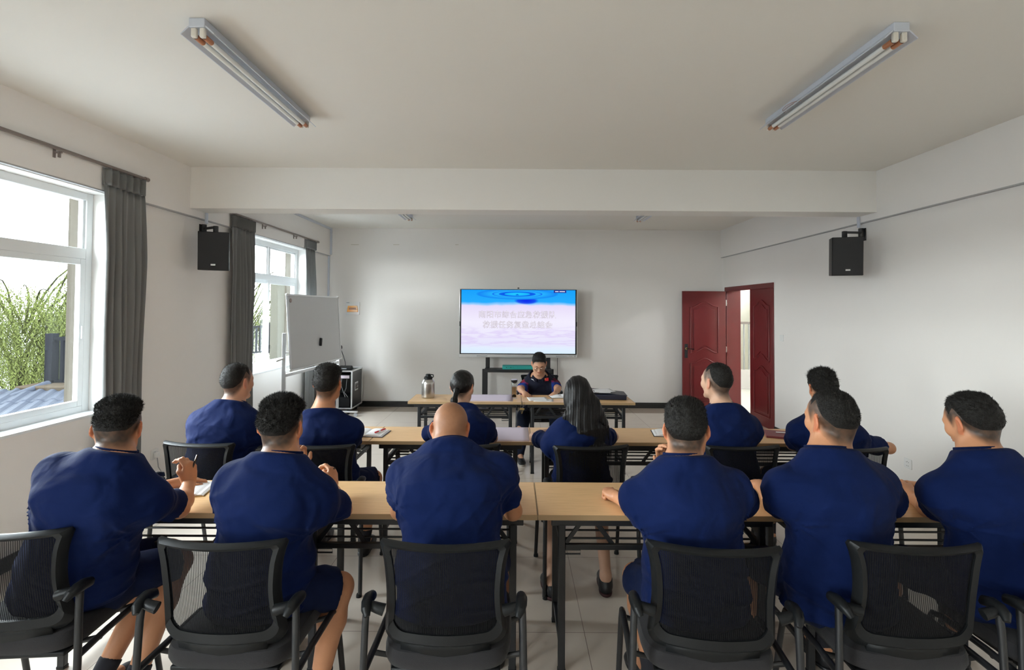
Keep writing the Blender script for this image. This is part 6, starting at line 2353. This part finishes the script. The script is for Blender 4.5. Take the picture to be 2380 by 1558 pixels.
# the presenter faces the room
P_('m', label='person in black polo shirt and glasses reading at the presenter table', hip=(0.31, 6.02, 0.585), neck=at(1253, 876, 5.98), head=at(1253, 846, 5.86), look=(180, 32, 0), h=0.0050, hc=0.006,
   yaw=180, g=1.02, sh=0.185, hunch=0.05, elbow=[V3(at(1298, 903, 5.78)), V3(at(1208, 903, 5.76))], wrist=[V3(at(1289, 916, 5.62)), V3(at(1220, 915, 5.60))],
   hand=['relaxed', 'relaxed'], hdir=[(-0.35, -1, -0.12), (0.3, -1, -0.12)], palm=[(0, 0.1, -1), (0, 0.1, -1)], hair=dict(CROP, T=0.018, side=0.005, L0=0.004, n=3800, h=0.0042), stub=0.85, brows=True, glasses=True,
   knee=[(0.46, 5.60, 0.505), (0.10, 5.62, 0.505)], ankle=[(0.46, 5.66, 0.10), (0.06, 5.66, 0.10)], toe=[(0, -1, 0), (0.15, -1, 0)], legwear='trousers', pants=(0.010, 0.014, 0.030),
   shirt=(0.012, 0.013, 0.026), shirt_name='polo_shirt', sleeve_print=True, collar='polo', folds=0.5, ctilt=0.02, sleeve=0.66, ga=0.86, sole='sole', skin=(0.50, 0.27, 0.17))

BUILT = {}
for name, sp_ in PEOPLE:
    BUILT[name] = person(sp_)


def local(k, x, y, z):
    i = BUILT[k][1]
    return i['HC'] + i['R'] @ (Vector((x, y, z)) * i['hs'])


# long straight hair of the middle row listener
def long_hair(k, sid):
    o, inf = BUILT[k]
    HC, R, hs = inf['HC'], inf['R'], inf['hs']
    Rm = np.array([[R[i][j] for j in range(3)] for i in range(3)], dtype=np.float32)
    hc = A3(HC)
    W = lambda x, y, z: HC + R @ (Vector((x, y, z)) * hs)
    sd = SDF()
    sd.ell(W(0, -0.014, 0.036), (0.086 * hs, 0.104 * hs, 0.090 * hs), R, 0.02)
    sd.ell(W(0, -0.045, -0.03), (0.082 * hs, 0.070 * hs, 0.10 * hs), R, 0.05)
    ex, ey = Vector((1, 0, 0)), Vector((0, 1, 0))
    b0 = W(0, -0.050, -0.02)
    p1 = Vector((HC.x + 0.005, HC.y - 0.115, HC.z - 0.12))
    p2 = Vector((HC.x + 0.030, HC.y - 0.190, HC.z - 0.22))
    p3 = Vector((HC.x + 0.055, HC.y - 0.215, 0.84))
    p4 = Vector((HC.x + 0.065, HC.y - 0.215, 0.76))
    sd.ecap(b0, p1, (0.080, 0.055), (0.090, 0.040), ex, ey, 0.05)
    sd.ecap(p1, p2, (0.090, 0.040), (0.095, 0.026), ex, ey, 0.05)
    sd.ecap(p2, p3, (0.095, 0.026), (0.078, 0.016), ex, ey, 0.04)
    sd.ecap(p3, p4, (0.085, 0.016), (0.040, 0.009), ex, ey, 0.04)
    # side lock over the right shoulder
    sd.cap(Vector((HC.x + 0.10, HC.y - 0.07, 1.12)), Vector((HC.x + 0.155, HC.y - 0.10, 0.98)), 0.030, 0.024, 0.05)
    sd.cap(Vector((HC.x + 0.155, HC.y - 0.10, 0.98)), Vector((HC.x + 0.165, HC.y - 0.07, 0.84)), 0.024, 0.006, 0.04)

    def f(P, D):
        q = ((P - hc) @ Rm) / hs
        x = P[..., 0] - HC.x
        st = 0.0010 * np.sin(x * 420 + 3 * np.sin(P[..., 2] * 9) + 9 * q[..., 1]) + 0.0014 * np.sin(x * 140 + 2.0 * np.sin(P[..., 2] * 14) + 2)
        face = sstep(0.035, 0.055, q[..., 1]) * (1 - sstep(0.045, 0.075, q[..., 2]))
        return np.maximum(D - st, face * 0.1 - 0.02)
    sd.fn(f)
    V, F = sd.mesh(0.0045)
    # loose strands at the tips
    r_ = np.random.default_rng(5)
    N = vnormals(V, F)
    cand = np.nonzero((V[:, 2] < 0.98) & (N[:, 1] < 0.3) & (np.linalg.norm(N, axis=1) > 0.5))[0]
    nb = 1500
    b = r_.choice(cand, nb)
    ln = r_.uniform(0.05, 0.15, nb)[:, None]
    dr = np.stack([r_.normal(0.03, 0.06, nb), r_.normal(-0.02, 0.03, nb), -np.ones(nb)], -1)
    p0 = V[b] + N[b] * 0.001
    wd = 0.0011
    n0 = len(V)
    V = np.concatenate([V, p0 - np.array((wd, 0, 0)), p0 + np.array((wd, 0, 0)), p0 + dr * ln + N[b] * 0.004])
    kk = np.arange(nb)
    np_mesh('hair', V, F, M['hair_long'], o, tris=np.stack([n0 + kk, n0 + nb + kk, n0 + 2 * nb + kk], -1))


long_hair('j', 1.0)
# low pony tail
o, inf = BUILT['i']
W = lambda x, y, z: inf['HC'] + inf['R'] @ (Vector((x, y, z)) * inf['hs'])
sd = SDF()
sd.cap(W(0.0, -0.095, -0.045), W(0.004, -0.112, -0.080), 0.024, 0.013, 0.02)
sd.cap(W(0.004, -0.112, -0.080), W(0.006, -0.125, -0.125), 0.013, 0.021, 0.02)
sd.cap(W(0.006, -0.125, -0.125), W(0.008, -0.125, -0.205), 0.021, 0.010, 0.02)
sd.fn(lambda P, D: D - 0.0014 * np.sin(P[..., 0] * 420 + 3 * np.sin(P[..., 2] * 30)))
V_, F_ = sd.mesh(0.004)
hh = [c for c in o.children if c.name.startswith('hair')][0]
np_mesh('pony_tail', V_, F_, M['hair_long'], hh)
MB().tube([W(0.004 + 0.017 * math.cos(a), -0.108 + 0.017 * math.sin(a) * 0.8, -0.074 + 0.008 * math.sin(a)) for a in [2 * PI * k / 14 for k in range(15)]], 0.004, 8).build('hair_tie', M['black_plastic'], hh, smooth=True)
# neck cord
o, inf = BUILT['h']
cb = [c for c in o.children if c.name.startswith('collar_band')][0]
ctr = sum((v.co for v in cb.data.vertices), Vector()) / len(cb.data.vertices)
rk = 0.067
MB().tube([ctr + Vector((rk * math.cos(a), rk * math.sin(a), 0.024 - 0.012 * math.sin(a))) for a in [2 * PI * k / 40 for k in range(41)]], 0.0022, 6).build('neck_cord', mat('brown_cord', (0.08, 0.025, 0.02), 0.6), o, smooth=True)
# presenter's glasses, chest marks
o, inf = BUILT['m']
W = lambda x, y, z: inf['HC'] + inf['R'] @ (Vector((x, y, z)) * inf['hs'])
gl = MB()
for s in (-1, 1):
    gl.tube([W(s * 0.032 + 0.024 * math.cos(a), 0.108 - 0.004 * abs(math.cos(a)), 0.000 + 0.017 * math.sin(a)) for a in [2 * PI * k / 28 for k in range(29)]], 0.0011, 6, cap=False)
    gl.tube([W(s * 0.056, 0.104, 0.006), W(s * 0.080, 0.06, 0.008), W(s * 0.086, -0.002, 0.010), W(s * 0.084, -0.02, -0.005)], 0.0012, 6)
gl.tube([W(-0.009, 0.108, 0.003), W(0, 0.111, 0.007), W(0.009, 0.108, 0.003)], 0.0012, 6)
go = gl.build('eyeglasses', M['steel'], o, smooth=True)
for s in (-1, 1):
    MB().add([W(s * 0.032 + 0.0235 * math.cos(a), 0.107, 0.000 + 0.0165 * math.sin(a)) for a in [2 * PI * k / 24 for k in range(24)]], [tuple(range(24))]).build('lens', thin_glass('lens_glass', (0.96, 0.97, 0.98)), go)
shv = np.array([v.co[:] for v in inf['shirt'].data.vertices], dtype=np.float32)


def chest(x, z):
    """front surface of the polo shirt at room x, z"""
    m_ = (np.abs(shv[:, 0] - x) < 0.012) & (np.abs(shv[:, 2] - z) < 0.012)
    return float(shv[m_, 1].min()) if m_.any() else 5.85


def patch(name, outline, m, parent, off):
    pts = [(x, chest(x, z) - off, z) for x, z in outline]
    n_ = len(pts)
    back = [(x, y_ + 0.006, z) for x, y_, z in pts]
    fs = [tuple(range(n_)), tuple(range(2 * n_ - 1, n_ - 1, -1))] + [(k, (k + 1) % n_, n_ + (k + 1) % n_, n_ + k) for k in range(n_)]
    MB().add(pts + back, fs).build(name, m, parent)


q = at(1270.5, 883, 5.86)
patch('flag_patch', [(q.x - 0.024, q.z - 0.017), (q.x + 0.024, q.z - 0.015), (q.x + 0.024, q.z + 0.018), (q.x - 0.024, q.z + 0.016)], M['red'], o, 0.007)
fp = [c for c in o.children if c.name.startswith('flag_patch')][0]
patch('flag_star', [(q.x - 0.014 + 0.006 * math.sin(2 * PI * k / 5) * 1, q.z + 0.006 + 0.006 * math.cos(2 * PI * k / 5)) for k in range(5)], M['yellow'], fp, 0.009)
q = at(1238.5, 884.5, 5.86)
sw_pts = [(-0.022, 0.010), (-0.010, 0.013), (0.004, 0.009), (0.014, -0.002), (0.019, -0.016), (0.010, -0.004), (0.000, 0.003), (-0.010, 0.006)]
patch('chest_logo', [(q.x + a, q.z + b) for a, b in sw_pts], M['white_print'], o, 0.007)
btn = MB()
for k in range(2):
    bx_, bz_ = 0.285, at(1253, 876, 5.9).z - 0.035 - 0.035 * k
    btn.box((bx_, chest(bx_, bz_) - 0.005, bz_), (0.009, 0.003, 0.009))
btn.build('button', M['black_gloss'], o)


# pens held in the hand
def pen(a, b, label, m=M['black_gloss']):
    a, b = Vector(a), Vector(b)
    d = (b - a).normalized()
    o_ = MB().tube([a - d * 0.012, a, a + (b - a) * 0.5, b], [0.0008, 0.0035, 0.0048, 0.0045], 12).build('pen', m, smooth=True)
    tag(o_, label, 'pen')
    MB().tube([a - d * 0.014, a + d * 0.004], [0.0012, 0.0042], 10).build('pen_tip', M['steel'], o_, smooth=True)
    MB().beam(b - d * 0.03 + Vector((0, -0.006, 0)), b + Vector((0, -0.006, 0)), 0.003, 0.0015).build('clip', M['steel'], o_)
    return o_


h_ = BUILT['a'][1]['hands'][1]
pen(at(440, 1108, 2.50), at(459, 1057, 2.53), 'white ended pen held upright by the leftmost front row person')
pen(at(757, 1102, 2.64), at(779, 1088, 2.60), 'thin pen tip visible past the shoulder of the second person', M['black_gloss'])
bpy.context.view_layer.update()
